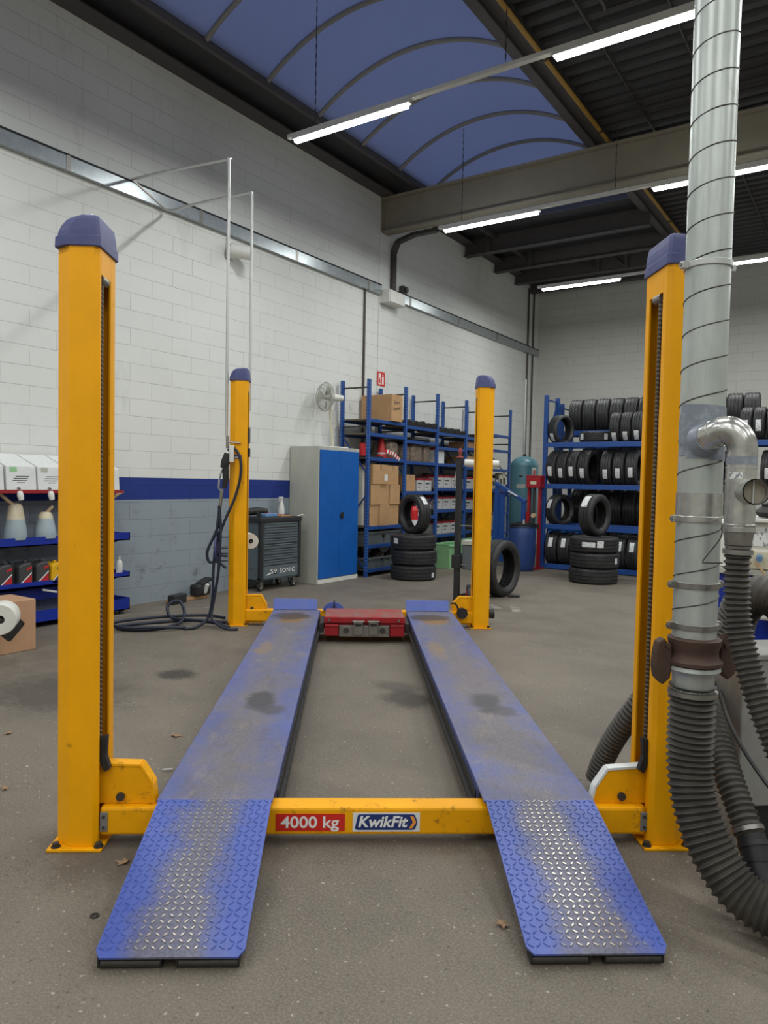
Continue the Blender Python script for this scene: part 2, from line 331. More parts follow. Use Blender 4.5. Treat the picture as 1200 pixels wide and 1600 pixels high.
# ------------------------------------------------------------------ mesh builder
ROOT = {}
class MB:
    def __init__(s, root=None, off=None):
        s.v = []; s.f = []; s.mi = []; s.cur = 0
        s.off = Vector(off) if off is not None else (-Vector(ROOT[root.name]) if root is not None and root.name in ROOT else Vector((0,0,0)))
    def add(s, vs, fs):
        n = len(s.v); s.v += [tuple(Vector(v)+s.off) for v in vs]; s.f += [tuple(i+n for i in f) for f in fs]; s.mi += [s.cur]*len(fs); return s
    def box(s, x0, x1, y0, y1, z0, z1):
        return s.add([(x0,y0,z0),(x1,y0,z0),(x1,y1,z0),(x0,y1,z0),(x0,y0,z1),(x1,y0,z1),(x1,y1,z1),(x0,y1,z1)],
                     [(0,3,2,1),(4,5,6,7),(0,1,5,4),(1,2,6,5),(2,3,7,6),(3,0,4,7)])
    def obox(s, c, sx, sy, sz, rot=None):      # rot: Matrix 3x3
        R = rot or Matrix.Identity(3); vs = []
        for dz in (-1,1):
            for dx, dy in ((-1,-1),(1,-1),(1,1),(-1,1)):
                vs.append(Vector(c) + R @ Vector((dx*sx/2, dy*sy/2, dz*sz/2)))
        return s.add(vs, [(0,3,2,1),(4,5,6,7),(0,1,5,4),(1,2,6,5),(2,3,7,6),(3,0,4,7)])
    def bar(s, a, b, w, h=None, up=(0,0,1)):    # rectangular bar from a to b
        a, b = Vector(a), Vector(b); d = (b-a).normalized(); h = h or w
        u = Vector(up)
        if abs(d.dot(u)) > 0.98: u = Vector((1,0,0))
        r = d.cross(u).normalized(); u2 = r.cross(d).normalized()
        vs = []
        for p in (a, b):
            for i, j in ((-1,-1),(1,-1),(1,1),(-1,1)): vs.append(p + r*i*w/2 + u2*j*h/2)
        return s.add(vs, [(0,1,2,3),(7,6,5,4),(0,4,5,1),(1,5,6,2),(2,6,7,3),(3,7,4,0)])
    def cyl(s, a, b, r, seg=20, r2=None, cap=True):
        a, b = Vector(a), Vector(b); d = (b-a).normalized(); r2 = r if r2 is None else r2
        u = Vector((0,0,1)) if abs(d.z) < 0.9 else Vector((1,0,0))
        x = d.cross(u).normalized(); y = d.cross(x).normalized()
        vs = []
        for p, q in ((a, r), (b, r2)):
            for k in range(seg):
                t = 2*PI*k/seg; vs.append(p + x*math.cos(t)*q + y*math.sin(t)*q)
        fs = [(k, seg+k, seg+(k+1)%seg, (k+1)%seg) for k in range(seg)]
        if cap: fs += [tuple(range(seg)), tuple(range(2*seg-1, seg-1, -1))]
        return s.add(vs, fs)
    def tube(s, pts, r, seg=12, cap=True):      # r number or list
        pts = [Vector(p) for p in pts]; n = len(pts); rs = r if isinstance(r, (list, tuple)) else [r]*n
        x = None; vs = []
        for i, p in enumerate(pts):
            d = (pts[min(i+1,n-1)] - pts[max(i-1,0)]).normalized()
            if x is None:
                u = Vector((0,0,1)) if abs(d.z) < 0.9 else Vector((1,0,0)); x = d.cross(u).normalized()
            else:
                x = (x - d*x.dot(d)).normalized()
            y = d.cross(x)
            for k in range(seg):
                t = 2*PI*k/seg; vs.append(p + x*math.cos(t)*rs[i] + y*math.sin(t)*rs[i])
        fs = [(i*seg+k, i*seg+(k+1)%seg, (i+1)*seg+(k+1)%seg, (i+1)*seg+k) for i in range(n-1) for k in range(seg)]
        if cap: fs += [tuple(range(seg-1,-1,-1)), tuple(range((n-1)*seg, n*seg))]
        return s.add(vs, fs)
    def lathe(s, prof, seg=32, mat=None, closed=False):   # prof: (r, z); axis local z; mat 4x4
        X = mat or Matrix.Identity(4); vs = []
        for (r, z) in prof:
            for k in range(seg):
                t = 2*PI*k/seg; vs.append(X @ Vector((r*math.cos(t), r*math.sin(t), z)))
        n = len(prof); fs = []
        for i in range(n if closed else n-1):
            j = (i+1) % n
            for k in range(seg):
                fs.append((i*seg+k, i*seg+(k+1)%seg, j*seg+(k+1)%seg, j*seg+k))
        if not closed:
            if prof[0][0] > 1e-5: fs.append(tuple(range(seg-1,-1,-1)))
            if prof[-1][0] > 1e-5: fs.append(tuple(range((n-1)*seg, n*seg)))
        return s.add(vs, fs)
    def prism(s, poly, h0, h1, axis='z'):       # polygon extruded; axis z: (x,y); axis y: (x,z); axis x: (y,z)
        mk = {'z': lambda a, b, h: (a, b, h), 'y': lambda a, b, h: (a, h, b), 'x': lambda a, b, h: (h, a, b)}[axis]
        n = len(poly); vs = [mk(a, b, h0) for a, b in poly] + [mk(a, b, h1) for a, b in poly]
        fs = [tuple(range(n-1,-1,-1)), tuple(range(n, 2*n))] + [(i, (i+1)%n, n+(i+1)%n, n+i) for i in range(n)]
        return s.add(vs, fs)
    def loft(s, rings, cap=True):
        n = len(rings[0]); vs = [p for r in rings for p in r]
        fs = [(i*n+k, i*n+(k+1)%n, (i+1)*n+(k+1)%n, (i+1)*n+k) for i in range(len(rings)-1) for k in range(n)]
        if cap: fs += [tuple(range(n-1,-1,-1)), tuple(range((len(rings)-1)*n, len(rings)*n))]
        return s.add(vs, fs)
    def build(s, name, mat, parent=None, bevel=0.0, smooth=False, fix=True):
        me = bpy.data.meshes.new(name); me.from_pydata(s.v, [], s.f)
        for m in (mat if isinstance(mat, (list, tuple)) else [mat]): me.materials.append(M[m] if isinstance(m, str) else m)
        if any(s.mi): me.polygons.foreach_set('material_index', s.mi)
        if fix:
            bm = bmesh.new(); bm.from_mesh(me); bmesh.ops.recalc_face_normals(bm, faces=bm.faces); bm.to_mesh(me); bm.free()
        if smooth:
            me.polygons.foreach_set('use_smooth', [True]*len(me.polygons)); me.set_sharp_from_angle(angle=math.radians(38))
        o = bpy.data.objects.new(name, me); col.objects.link(o)
        if parent is not None: o.parent = parent
        if bevel:
            b = o.modifiers.new('edge_bevel', 'BEVEL'); b.width = bevel; b.segments = 2; b.limit_method = 'ANGLE'; b.angle_limit = math.radians(40); b.harden_normals = False
        return o
def tag(o, label=None, cat=None, group=None, kind=None):
    if label: o['label'] = label
    if cat: o['category'] = cat
    if group: o['group'] = group
    if kind: o['kind'] = kind
    return o
def T(name, label, cat, loc=(0,0,0), rz=0.0, group=None):
    o = bpy.data.objects.new(name, None); col.objects.link(o); o.location = loc; o.rotation_euler = (0,0,rz); o.empty_display_size = 0.1
    if rz == 0.0: ROOT[o.name] = tuple(loc)
    return tag(o, label, cat, group)
def smoothpath(pts, n=10):                       # Catmull-Rom through the points
    P = [Vector(p) for p in pts]; P = [P[0]*2-P[1]] + P + [P[-1]*2-P[-2]]; out = []
    for i in range(1, len(P)-2):
        for k in range(n):
            t = k/n; a, b, c, d = P[i-1], P[i], P[i+1], P[i+2]
            out.append(0.5*((2*b) + (c-a)*t + (2*a-5*b+4*c-d)*t*t + (3*b-a-3*c+d)*t**3))
    out.append(P[-2]); return out
def resample(pts, step):
    out = [pts[0]]; acc = 0.0
    for a, b in zip(pts, pts[1:]):
        L = (b-a).length; pos = 0.0
        while acc + (L-pos) >= step:
            pos += step-acc; out.append(a.lerp(b, pos/L)); acc = 0.0
        acc += L-pos
    return out
def ribbed(pts, r, pitch, depth, seg=28):
    q = resample(smoothpath(pts, 14), pitch/6); n = len(q)
    rr = [r - depth*(1-[1.0,0.62,0.16,0.0,0.16,0.62][i % 6]) for i in range(n)]
    return q, rr
def text(body, size, mat, name, parent, mtx, extrude=0.0008, offset=0.0, shear=0.0, spacing=1.0, width=None, align='LEFT'):
    cu = bpy.data.curves.new(name, 'FONT'); cu.body = body; cu.size = size; cu.extrude = extrude; cu.offset = offset; cu.shear = shear
    cu.space_character = spacing; cu.align_x = align; cu.resolution_u = 6
    tmp = bpy.data.objects.new('tmp_text', cu); col.objects.link(tmp)
    dg = bpy.context.evaluated_depsgraph_get(); dg.update()
    me = bpy.data.meshes.new_from_object(tmp.evaluated_get(dg)); bpy.data.objects.remove(tmp); bpy.data.curves.remove(cu)
    xs = [v.co.x for v in me.vertices]; w = max(xs)-min(xs)
    S = Matrix.Diagonal((width/w if width else 1, 1, 1, 1))
    me.transform(mtx @ S); me.materials.clear(); me.materials.append(M[mat]); me.name = name
    o = bpy.data.objects.new(name, me); col.objects.link(o); o.parent = parent
    return o
def frame(o, xdir, ydir):                        # 4x4 placing a text's x/y axes
    x = Vector(xdir).normalized(); y = Vector(ydir).normalized(); z = x.cross(y)
    m = Matrix((x, y, z)).transposed().to_4x4(); m.translation = Vector(o); return m

exec_parts = []
# ------------------------------------------------------------------ setting
WX, YB, XR, YF, ZC = -7.15, 17.30, 7.5, -5.0, 6.4
def struct(name, mb, mat, **k):
    o = mb.build(name, mat, **k); o['kind'] = 'structure'; return o
struct('floor', MB().box(WX-0.2, XR+0.2, YF-0.2, YB+0.2, -0.2, 0.0), 'floor')
struct('wall_left', MB().box(WX-0.2, WX, YF-0.2, YB+0.2, 0, 6.9), 'wall_left')
struct('wall_back', MB().box(WX, XR, YB, YB+0.2, 0, 6.9), 'wall_plain')
struct('wall_right', MB().box(XR, XR+0.2, YF-0.2, YB+0.2, 0, 6.9), 'wall_plain')
struct('wall_front', MB().box(WX, XR, YF-0.2, YF, 0, 6.9), 'wall_plain')
# roof deck: ribbed sheet running across the hall on the right, flat dark deck on the left
SX0, SX1, SY0, SY1 = -6.45, -3.60, -3.0, 12.8
mb = MB(); prof = []; y = YF-0.2
while y < YB+0.2:
    prof += [(y, 6.43), (y+0.10, 6.43), (y+0.125, 6.50), (y+0.205, 6.50)]; y += 0.23
top = [(a, 6.62) for a in (prof[-1][0], prof[0][0])]
mb.prism(prof + top, -3.34, XR+0.2, 'x')
struct('ceiling', mb, 'deck')
mb = MB(); mb.box(WX-0.2, SX0, YF-0.2, YB+0.2, 6.42, 6.52); mb.box(SX0, -3.34, SY1, YB+0.2, 6.42, 6.52); mb.box(SX0, -3.34, YF-0.2, SY0, 6.42, 6.52)
mb.box(SX1, -3.34, SY0, SY1, 6.42, 6.52)
struct('ceiling_deck', mb, 'deck')
mb = MB(); mb.box(WX, WX+0.10, YF, YB, 6.31, 6.42); mb.box(WX, WX+0.24, YF, YB, 6.30, 6.315); mb.box(SX0-0.06, SX0, YF, YB, 6.34, 6.42)
struct('trim_1', mb, 'darkbeam')
mb = MB()     # steel joist beside the skylight, running the length of the hall
mb.box(-3.62,-3.50, YF, YB, 6.30, 6.32); mb.box(-3.565,-3.55, YF, YB, 6.32, 6.42); mb.box(-3.62,-3.36,YF,YB,6.36,6.42)
struct('trim_2', mb, 'darkbeam')
# arched skylight over the left bay
w = T('window_1', None, None, ((SX0+SX1)/2, 5.0, 6.42)); w['kind'] = 'structure'
def arch(t, lift=0.0):
    c = (SX0+SX1)/2; hw = (SX1-SX0)/2; rise = 0.44; R = (hw*hw+rise*rise)/(2*rise); a = math.asin(hw/R)
    th = -a + 2*a*t; return (c + (R+lift)*math.sin(th), 6.42 + rise - R + (R+lift)*math.cos(th))
rings = []
for yy in (SY0, SY1):
    rings.append([(arch(i/24,0.012)[0], yy, arch(i/24,0.012)[1]) for i in range(25)] )
mb = MB(w); n = 25
mb.add(rings[0]+rings[1], [(i, i+1, n+i+1, n+i) for i in range(n-1)])
mb.build('window_pane', 'skylight', w, smooth=True)
for yy in (SY0, SY1):
    poly = [(arch(i/24)[0], arch(i/24)[1]) for i in range(25)]
    MB(w).prism(poly, yy-0.01, yy+0.01, 'y').build('window_end_pane', 'skylight', w)
yy = -2.2
while yy < SY1:
    MB(w).tube([(arch(i/24,-0.012)[0], yy, arch(i/24,-0.012)[1]) for i in range(25)], 0.030, 8).build('window_rib', 'ribgrey', w, smooth=True); yy += 1.0
# main cross beam, I section
def ibeam(name, x0, x1, yc, z0, z1, fw, mat, ft=0.035, wt=0.03):
    m = MB(); m.box(x0,x1,yc-fw/2,yc+fw/2,z0,z0+ft); m.box(x0,x1,yc-fw/2,yc+fw/2,z1-ft,z1); m.box(x0,x1,yc-wt/2,yc+wt/2,z0+ft,z1-ft)
    m.box(x0,x0+0.02,yc-fw/2,yc+fw/2,z0,z1)
    return struct(name, m, mat, bevel=0.006)
ibeam('trim_3', WX, XR, 10.43, 5.70, 6.29, 0.20, 'greybeam')
ibeam('trim_4', WX, XR, 0.4, 5.70, 6.29, 0.20, 'greybeam')
m = MB().box(WX, WX+0.02, 10.30, 10.62, 0, 5.70); struct('trim_5', m, 'wall_left')
# dark cross beams in the far bay
mb = MB()
for yc, z0, x1 in ((13.42,6.10,-3.5),(14.8,6.12,-3.5),(15.9,6.12,-3.5),(16.8,6.12,-3.5)):
    mb.box(WX, x1, yc-0.05, yc-0.02, z0, 6.42); mb.box(WX, x1, yc-0.12, yc+0.05, z0-0.012, z0)
struct('trim_6', mb, 'darkbeam')
mb = MB()
for x, yc in ((-6.6,13.3),(-5.2,15.8),(-4.6,15.8),(-6.3,14.7)): mb.bar((x,yc,6.10),(x,yc,6.42),0.06); 
for x in (-5.5,-4.9): mb.bar((x,15.8,6.40),(x+0.3,15.8,6.12),0.04)
struct('trim_7', mb, 'darkbeam')
# pipes under the roof
t = T('gas_pipe', 'long ochre yellow pipe running along the dark beam beside the skylight', 'pipe', (-3.34, 5, 6.3))
MB(t).tube([(-3.33, YF+0.02, 6.335), (-3.33, YB-0.02, 6.335)], 0.028, 10).build('pipe', 'gaspipe', t, smooth=True)
mb = MB(t)
for yy in range(-4, 17, 2): mb.box(-3.362,-3.30,yy,yy+0.03,6.302,6.36)
mb.build('pipe_clip', 'darksteel', t)
for xx, lab in ((-2.75,'thin dark conduit under the ribbed roof, nearest the yellow pipe'),(-1.95,'thin dark conduit under the ribbed roof, farther from the yellow pipe')):
    o = MB().tube([(xx, 3.0, 6.41),(xx, 16.9, 6.41)], 0.013, 8).build('roof_conduit', 'darksteel', smooth=True); tag(o, lab, 'conduit')
p = smoothpath([(-2.5,6.6,6.40),(-2.5,7.5,6.38),(-2.42,7.62,6.38),(-1.2,7.62,6.38),(-0.2,7.62,6.38)],6)
o = MB().tube(p, 0.018, 8).build('sprinkler_pipe', 'darksteel', smooth=True); tag(o, 'dark bent pipe under the ribbed roof above the bright tube', 'pipe')

# ------------------------------------------------------------------ wall services
GAL = 'steel'
def tray(y0, y1, label):
    t = T('cable_tray', label, 'cable tray', (WX+0.03, (y0+y1)/2, 4.72))
    m = MB(t); m.box(WX+0.002, WX+0.008, y0, y1, 4.655, 4.80); m.box(WX+0.008, WX+0.07, y0, y1, 4.655, 4.661); m.box(WX+0.008, WX+0.07, y0, y1, 4.794, 4.80)
    m.box(WX+0.064, WX+0.07, y0, y1, 4.661, 4.794)
    m.build('channel', 'traygrey', t)
    MB(t).box(WX+0.002, WX+0.075, y0, y1, 4.802, 4.822).build('top_strip', 'rubbermat', t)  # black strip along the tray's upper edge
    m = MB(t); yy = y0+0.4
    while yy < y1: m.box(WX+0.07, WX+0.076, yy, yy+0.05, 4.65, 4.805); yy += 1.8
    m.build('joint_clip', 'steel', t)
    return t
tray(-4.9, 10.30, 'long galvanised cable tray on the white wall above the near lift posts')
tray(10.80, 17.2, 'galvanised cable tray on the wall between junction box and far corner')
t = T('junction_box', 'white junction box on the wall where the cable tray ends', 'junction box', (WX+0.1, 10.45, 4.6))
MB(t).box(WX+0.002, WX+0.22, 10.31, 10.79, 4.52, 4.74).build('box', 'white_paint', t, bevel=0.01)
MB(t).box(WX+0.22, WX+0.235, 10.32, 10.78, 4.53, 4.73).build('lid', 'white_paint', t, bevel=0.006)
t = T('riser_tray', 'upright cable tray bending from the junction box up to the cross beam', 'cable tray', (WX+0.1, 10.66, 5.2))
pp = [(WX+0.06,10.66,4.745),(WX+0.06,10.66,5.45),(WX+0.16,10.62,5.60),(WX+0.5,10.60,5.665),(WX+0.95,10.60,5.665)]
m = MB(t)
for a, b in zip(pp, pp[1:]): m.bar(a, b, 0.11, 0.06, up=(0.3,0,0.95) )
m.build('channel', 'darksteel', t, bevel=0.004)
t = T('wall_siren', 'small grey siren on the wall just past the white junction box', 'siren', (WX+0.06, 10.99, 4.9))
MB(t).box(WX+0.002,WX+0.10,10.93,11.06,4.803,4.95).build('body', 'darksteel', t, bevel=0.01)
MB(t).cyl((WX+0.10,11.0,4.88),(WX+0.14,11.0,4.88),0.045).build('horn', 'darksteel', t, smooth=True)
t = T('flood_lamp', 'white round lamp under the cable tray behind two thin air pipes', 'lamp', (WX+0.1, 6.9, 4.45))
MB(t).box(WX+0.002,WX+0.03,6.80,6.94,4.36,4.62).build('bracket', 'white_paint', t, bevel=0.004)
MB(t).cyl((WX+0.07,6.82,4.46),(WX+0.29,6.99,4.42),0.088,24).build('lamp_head', 'white_paint', t, smooth=True, bevel=0.008)
MB(t).cyl((WX+0.072,6.822,4.461),(WX+0.058,6.810,4.464),0.074,24).build('rear_cap', 'darksteel', t, smooth=True)
# conduits down the wall
for yy, z0, z1, xx, lab in ((9.89,0.0,4.65,WX+0.02,'dark upright conduit on the white wall behind the cardboard box'),(16.62,1.2,6.2,WX+0.03,'grey upright pipe on the left wall, second from the far corner'),(16.93,1.2,6.2,WX+0.03,'dark upright pipe on the left wall, nearest the far corner')):
    o = MB().cyl((xx,yy,z0),(xx,yy,z1),0.02,10).build('wall_conduit', 'darksteel', smooth=True); tag(o, lab, 'conduit')
t = T('air_pipe', 'galvanised air pipe rising over the rear left post, left and higher of two', 'pipe', (-5.48,5.26,2.0), 0, 'air pipes over the rear left post')
XA, YA = Lw(-1.283,7.47)[:2]
MB(t).tube(smoothpath([(WX+0.07,5.30,4.83),(-6.5,5.30,4.79),(XA-0.10,5.28,4.70),(XA-0.02,YA,4.66),(XA,YA,4.55),(XA,YA,3.3),(XA,YA,1.92)],8),0.015,10).build('pipe', 'pvc', t, smooth=True)
MB(t).bar((WX+0.07,5.30,4.83),(WX+0.07,5.75,4.66),0.02).build('clip', 'steel', t)
t = T('air_pipe', 'galvanised air pipe rising over the rear left post, right and lower of two', 'pipe', (-5.35,5.39,2.6), 0, 'air pipes over the rear left post')
XB, YB2 = Lw(-1.075,7.63)[:2]
MB(t).tube(smoothpath([(WX+0.05,5.55,4.70),(WX+0.10,5.80,4.64),(-6.6,5.75,4.60),(XB-0.14,YB2+0.05,4.45),(XB-0.02,YB2,4.40),(XB,YB2,4.28),(XB,YB2,3.2),(XB,YB2,2.2)],8),0.015,10).build('pipe', 'pvc', t, smooth=True)
t = T('fire_sign', 'small red and white fire extinguisher sign on the white wall', 'sign', (WX+0.03,10.4,3.24))
MB(t).box(WX+0.0205,WX+0.026,10.29,10.51,3.13,3.37).build('sign_plate', 'redlabel', t)
m = MB(t); m.box(WX+0.0262,WX+0.0275,10.32,10.385,3.155,3.345); m.build('flame_panel','label_text',t)
m = MB(t); m.box(WX+0.0262,WX+0.0275,10.425,10.475,3.16,3.29); m.box(WX+0.0262,WX+0.0275,10.435,10.465,3.30,3.33); m.build('extinguisher_symbol','label_text',t)
m = MB(t); m.prism([(10.335,3.17),(10.37,3.17),(10.375,3.22),(10.352,3.28),(10.33,3.22)],WX+0.0276,WX+0.0284,'x'); m.build('flame_symbol','redlabel',t)

# ------------------------------------------------------------------ lights
LIGHT = 51.0
ROWS = [(6.41,'nearest the camera'),(9.87,'second from the camera'),(13.80,'farthest, by the back wall')]
ZL = 5.35
for i, (ry, where) in enumerate(ROWS):
    t = T('light_rail', ['nearest hanging light rail crossing below the skylight','middle hanging light rail just in front of the big cross beam','farthest hanging light rail in front of the back wall'][i], 'light rail', (0, ry, ZL+0.05), 0, 'hanging light rails')
    MB(t).box(-5.74, 5.4, ry-0.03, ry+0.03, ZL+0.032, ZL+0.075).build('rail', 'white_paint', t, bevel=0.004)
    for x in (-5.35,-3.05,-0.8,1.6,4.0):
        top = 6.30 if abs(x+3.05) > 0.01 else 6.42
        if x == -5.35 and ry < 12: top = 6.80
        m = MB(t); z = ZL+0.075
        while z < top-0.02:
            m.bar((x,ry,z),(x,ry,min(z+0.05,top)),0.006,0.012 if int(z*20)%2 else 0.004); z += 0.05
        m.build('chain', 'darksteel', t)
    for j, x in enumerate((-5.63,-2.55,0.55,3.6)):  # right pair on each rail is out of view, added to light the hall
        lab = [['left','right','third','fourth'][j] + ' lit tube on the light rail ' + where][0]
        if j > 1 : lab = ('added unseen tube out right on the light rail ' if j == 2 else 'added unseen tube at far right on the light rail ') + where
        b = T('led_batten', lab, 'tube light', (x+0.75, ry, ZL), 0, 'lit tubes on the rails')
        MB(b).box(x-0.03, x+1.53, ry-0.035, ry+0.035, ZL-0.0, ZL+0.0318).build('housing', 'white_paint', b, bevel=0.003)
        m = MB(b); m.prism([(ry-0.032,ZL-0.0005),(ry+0.032,ZL-0.0005),(ry+0.026,ZL-0.034),(ry-0.026,ZL-0.034)], x, x+1.5, 'x'); m.build('diffuser', 'led', b)
def area(name, x, y, z, sx, sy, e):
    l = bpy.data.lights.new(name, 'AREA'); l.shape = 'RECTANGLE'; l.size = sx; l.size_y = sy; l.energy = e; l.color = (0.98,1.0,0.97); l.spread = math.radians(180)
    o = bpy.data.objects.new(name, l); col.objects.link(o); o.location = (x,y,z); return o
for ry in (13.80,9.87,6.41,2.95,-0.5,-3.6):  # rows nearer than the first rail are unseen, added to light the hall
    for x in (-5.63,-2.55,0.55,3.6): area('batten_and_added_light', x+0.75, ry, ZL-0.04, 1.48, 0.05, LIGHT)

# ------------------------------------------------------------------ four-post lift (part coordinates along the lift's own axes)
lift = T('four_post_lift', 'yellow four post car lift with two long blue runways and front ramps', 'car lift', Lw(OX, OY, 0), LY)
LO = (-OX, -OY, 0)
def LM(): return MB(None, LO)
def column(x0, x1, y0, y1, zt, slot, front):
    # x0 outer face, x1 inner face
    s = 1 if x1 > x0 else -1; w = abs(x1-x0); X = lambda d: x0 + s*d       # d measured from the outer face
    oc, ic = 0.062, 0.018; h = y1-y0; sl0, sl1 = y0+h*slot[0], y0+h*slot[1]; tk = 0.01
    m = LM()
    prof = [(X(w),sl0),(X(w),y0+ic),(X(w-ic),y0),(X(oc),y0),(X(0),y0+oc*0.8),(X(0),y1-oc*0.8),(X(oc),y1),(X(w-ic),y1),(X(w),y1-ic),(X(w),sl1),
            (X(w-tk),sl1),(X(w-tk),y1-ic-0.006),(X(w-ic),y1-tk),(X(oc+0.004),y1-tk),(X(tk),y1-oc*0.8-0.006),(X(tk),y0+oc*0.8+0.006),(X(oc+0.004),y0+tk),(X(w-ic),y0+tk),(X(w-tk),y0+ic+0.006),(X(w-tk),sl0)]
    m.prism(prof, 0.012, zt)
    m.box(min(X(w-tk),X(w)),max(X(w-tk),X(w)),sl0,sl1,zt-0.105,zt)
    c = m.build('column', 'yellow', lift, bevel=0.0025)
    # plates and fittings of this column
    b = LM(); b.box(min(X(-0.018),X(w+0.025)),max(X(-0.018),X(w+0.025)),y0-0.025,y1+0.02,0,0.012); b.build('base_plate','yellow_worn',c,bevel=0.003)
    for dx, yy in ((0.012,y0+0.0),(w+0.008,y0+0.0),(0.012,y1-0.0),(w+0.008,y1-0.0)):
        b = LM(); b.cyl((X(dx),yy,0.012),(X(dx),yy,0.030),0.014,6); b.cyl((X(dx),yy,0.012),(X(dx),yy,0.016),0.019,16); b.build('anchor_bolt','darksteel',c)
    # cap: a band and a body rounded over on the outer side
    def ring(o, i, e, z):
        k = max(0.02, min(0.055, (i-o)*0.42))
        return [(X(i),y0+e+0.012,z),(X(i-0.012),y0+e,z),(X(o+k),y0+e,z),(X(o),y0+e+k*0.7,z),(X(o),y1-e-k*0.7,z),(X(o+k),y1-e,z),(X(i-0.012),y1-e,z),(X(i),y1-e-0.012,z)]
    cz = zt-0.004
    cp = LM(); cp.loft([ring(-0.008,w+0.008,-0.008,cz),ring(-0.006,w+0.007,-0.007,cz+0.042)])
    cp.loft([ring(0.0,w+0.003,-0.003,cz+0.040),ring(0.004,w+0.002,-0.002,cz+0.062),ring(0.014,w,0.0,cz+0.086),ring(0.030,w-0.003,0.002,cz+0.106),ring(0.052,w-0.005,0.005,cz+0.119),ring(0.072,w-0.012,0.012,cz+0.124)])
    cp.build('column_cap','capblue',c,bevel=0.003)
    # lifting cable, added liner with grease and inner shade in its brown
    ym = (sl0+sl1)/2; xi = X(w-0.016)
    b = LM(); pts = []
    b.cyl((xi,ym-0.012,0.30 if front else 0.28),(xi,ym-0.012,zt-0.11),0.0095,8)
    b.build('lifting_cable','cable',c,smooth=True)
    b = LM(); b.box(min(X(0.028),X(0.05)),max(X(0.028),X(0.05)),y0+0.04,y1-0.04,0.02,zt-0.03); b.box(min(X(0.05),X(w-0.07)),max(X(0.05),X(w-0.07)),ym+0.02,ym+0.04,0.02,zt-0.03); b.build('grease_shade_liner','grease_shade',c)
    b = LM(); b.cyl((xi,ym-0.04,zt-0.115),(xi,ym+0.03,zt-0.115),0.02,14); b.build('pulley','steel',c,smooth=True)
    return c, X, ym, w
cols = {}
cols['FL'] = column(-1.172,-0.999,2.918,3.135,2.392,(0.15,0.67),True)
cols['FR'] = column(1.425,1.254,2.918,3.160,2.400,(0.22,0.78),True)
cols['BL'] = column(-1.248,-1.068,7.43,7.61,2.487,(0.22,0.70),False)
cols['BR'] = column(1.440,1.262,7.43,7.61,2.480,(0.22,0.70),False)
def carriage(poly, y0, y1, pin, key, tape=False):
    c = cols[key][0]; s = 1 if poly[1][0] > poly[0][0] else -1
    m = LM(); m.prism(poly, y0, y1, 'y'); k = m.build('carriage','yellow_worn',lift,bevel=0.004)
    edge = poly[:-1]
    m = LM()
    for a, b in zip(edge[:4], edge[1:4]): m.bar((a[0],(y0+y1)/2,a[1]),(b[0],(y0+y1)/2,b[1]),y1-y0+0.008,0.012,up=(0,0,1) if abs(a[0]-b[0])>0.02 else (1,0,0))
    m.build('edge_flange', 'label_white' if tape else 'yellow_worn', k, bevel=0.002)
    if tape: bpy.context.scene.collection.objects[-1]['label'] = 'white tape along the edge'
    m = LM(); m.cyl((pin[0],y0-0.012,pin[1]),(pin[0],y0+0.01,pin[1]),0.017,20); m.build('pin','darksteel',k,smooth=True)
    return k
carriage([(-1.03,0.322),(-0.846,0.318),(-0.798,0.242),(-0.790,0.158),(-1.03,0.158)],2.985,3.035,(-0.925,0.19),'FL')
carriage([(1.28,0.318),(1.098,0.304),(1.046,0.226),(1.032,0.158),(1.28,0.158)],2.992,3.028,(1.16,0.19),'FR',True)
carriage([(-1.10,0.305),(-0.916,0.307),(-0.862,0.209),(-0.866,0.075),(-0.905,0.02),(-1.10,0.02)],7.49,7.55,(-1.005,0.174),'BL')
carriage([(1.30,0.315),(1.131,0.314),(1.053,0.233),(1.082,0.130),(1.165,0.03),(1.30,0.03)],7.49,7.55,(1.195,0.175),'BR')
# black slings where the cables meet the front carriages
for s, key, x in ((1,'FL',-0.990),(-1,'FR',1.246)):
    m = LM(); m.prism([(x-0.02*s,0.44),(x+0.018*s,0.45),(x+0.012*s,0.37),(x+0.03*s,0.315),(x+0.006*s,0.30),(x-0.02*s,0.36)],2.955,2.985,'y'); m.build('cable_shoe','black',cols[key][0],bevel=0.003)
# cross beams
m = LM(); m.box(-1.0,1.255,2.95,3.052,0.042,0.158); cbf = m.build('crossbeam','yellow_worn',lift,bevel=0.012)
m = LM(); m.box(-1.08,1.28,7.46,7.56,0.045,0.165); m.build('crossbeam','yellow_worn',lift,bevel=0.01)
for x in (-0.992, 1.232):
    m = LM(); m.box(x-0.004,x+0.026,2.944,2.95,0.060,0.140); e = m.build('end_guide','pilot',cbf,bevel=0.002)
    for z in (0.078,0.122): m = LM(); m.cyl((x+0.011,2.938,z),(x+0.011,2.9445,z),0.006,8); m.build('screw','darksteel',cbf)
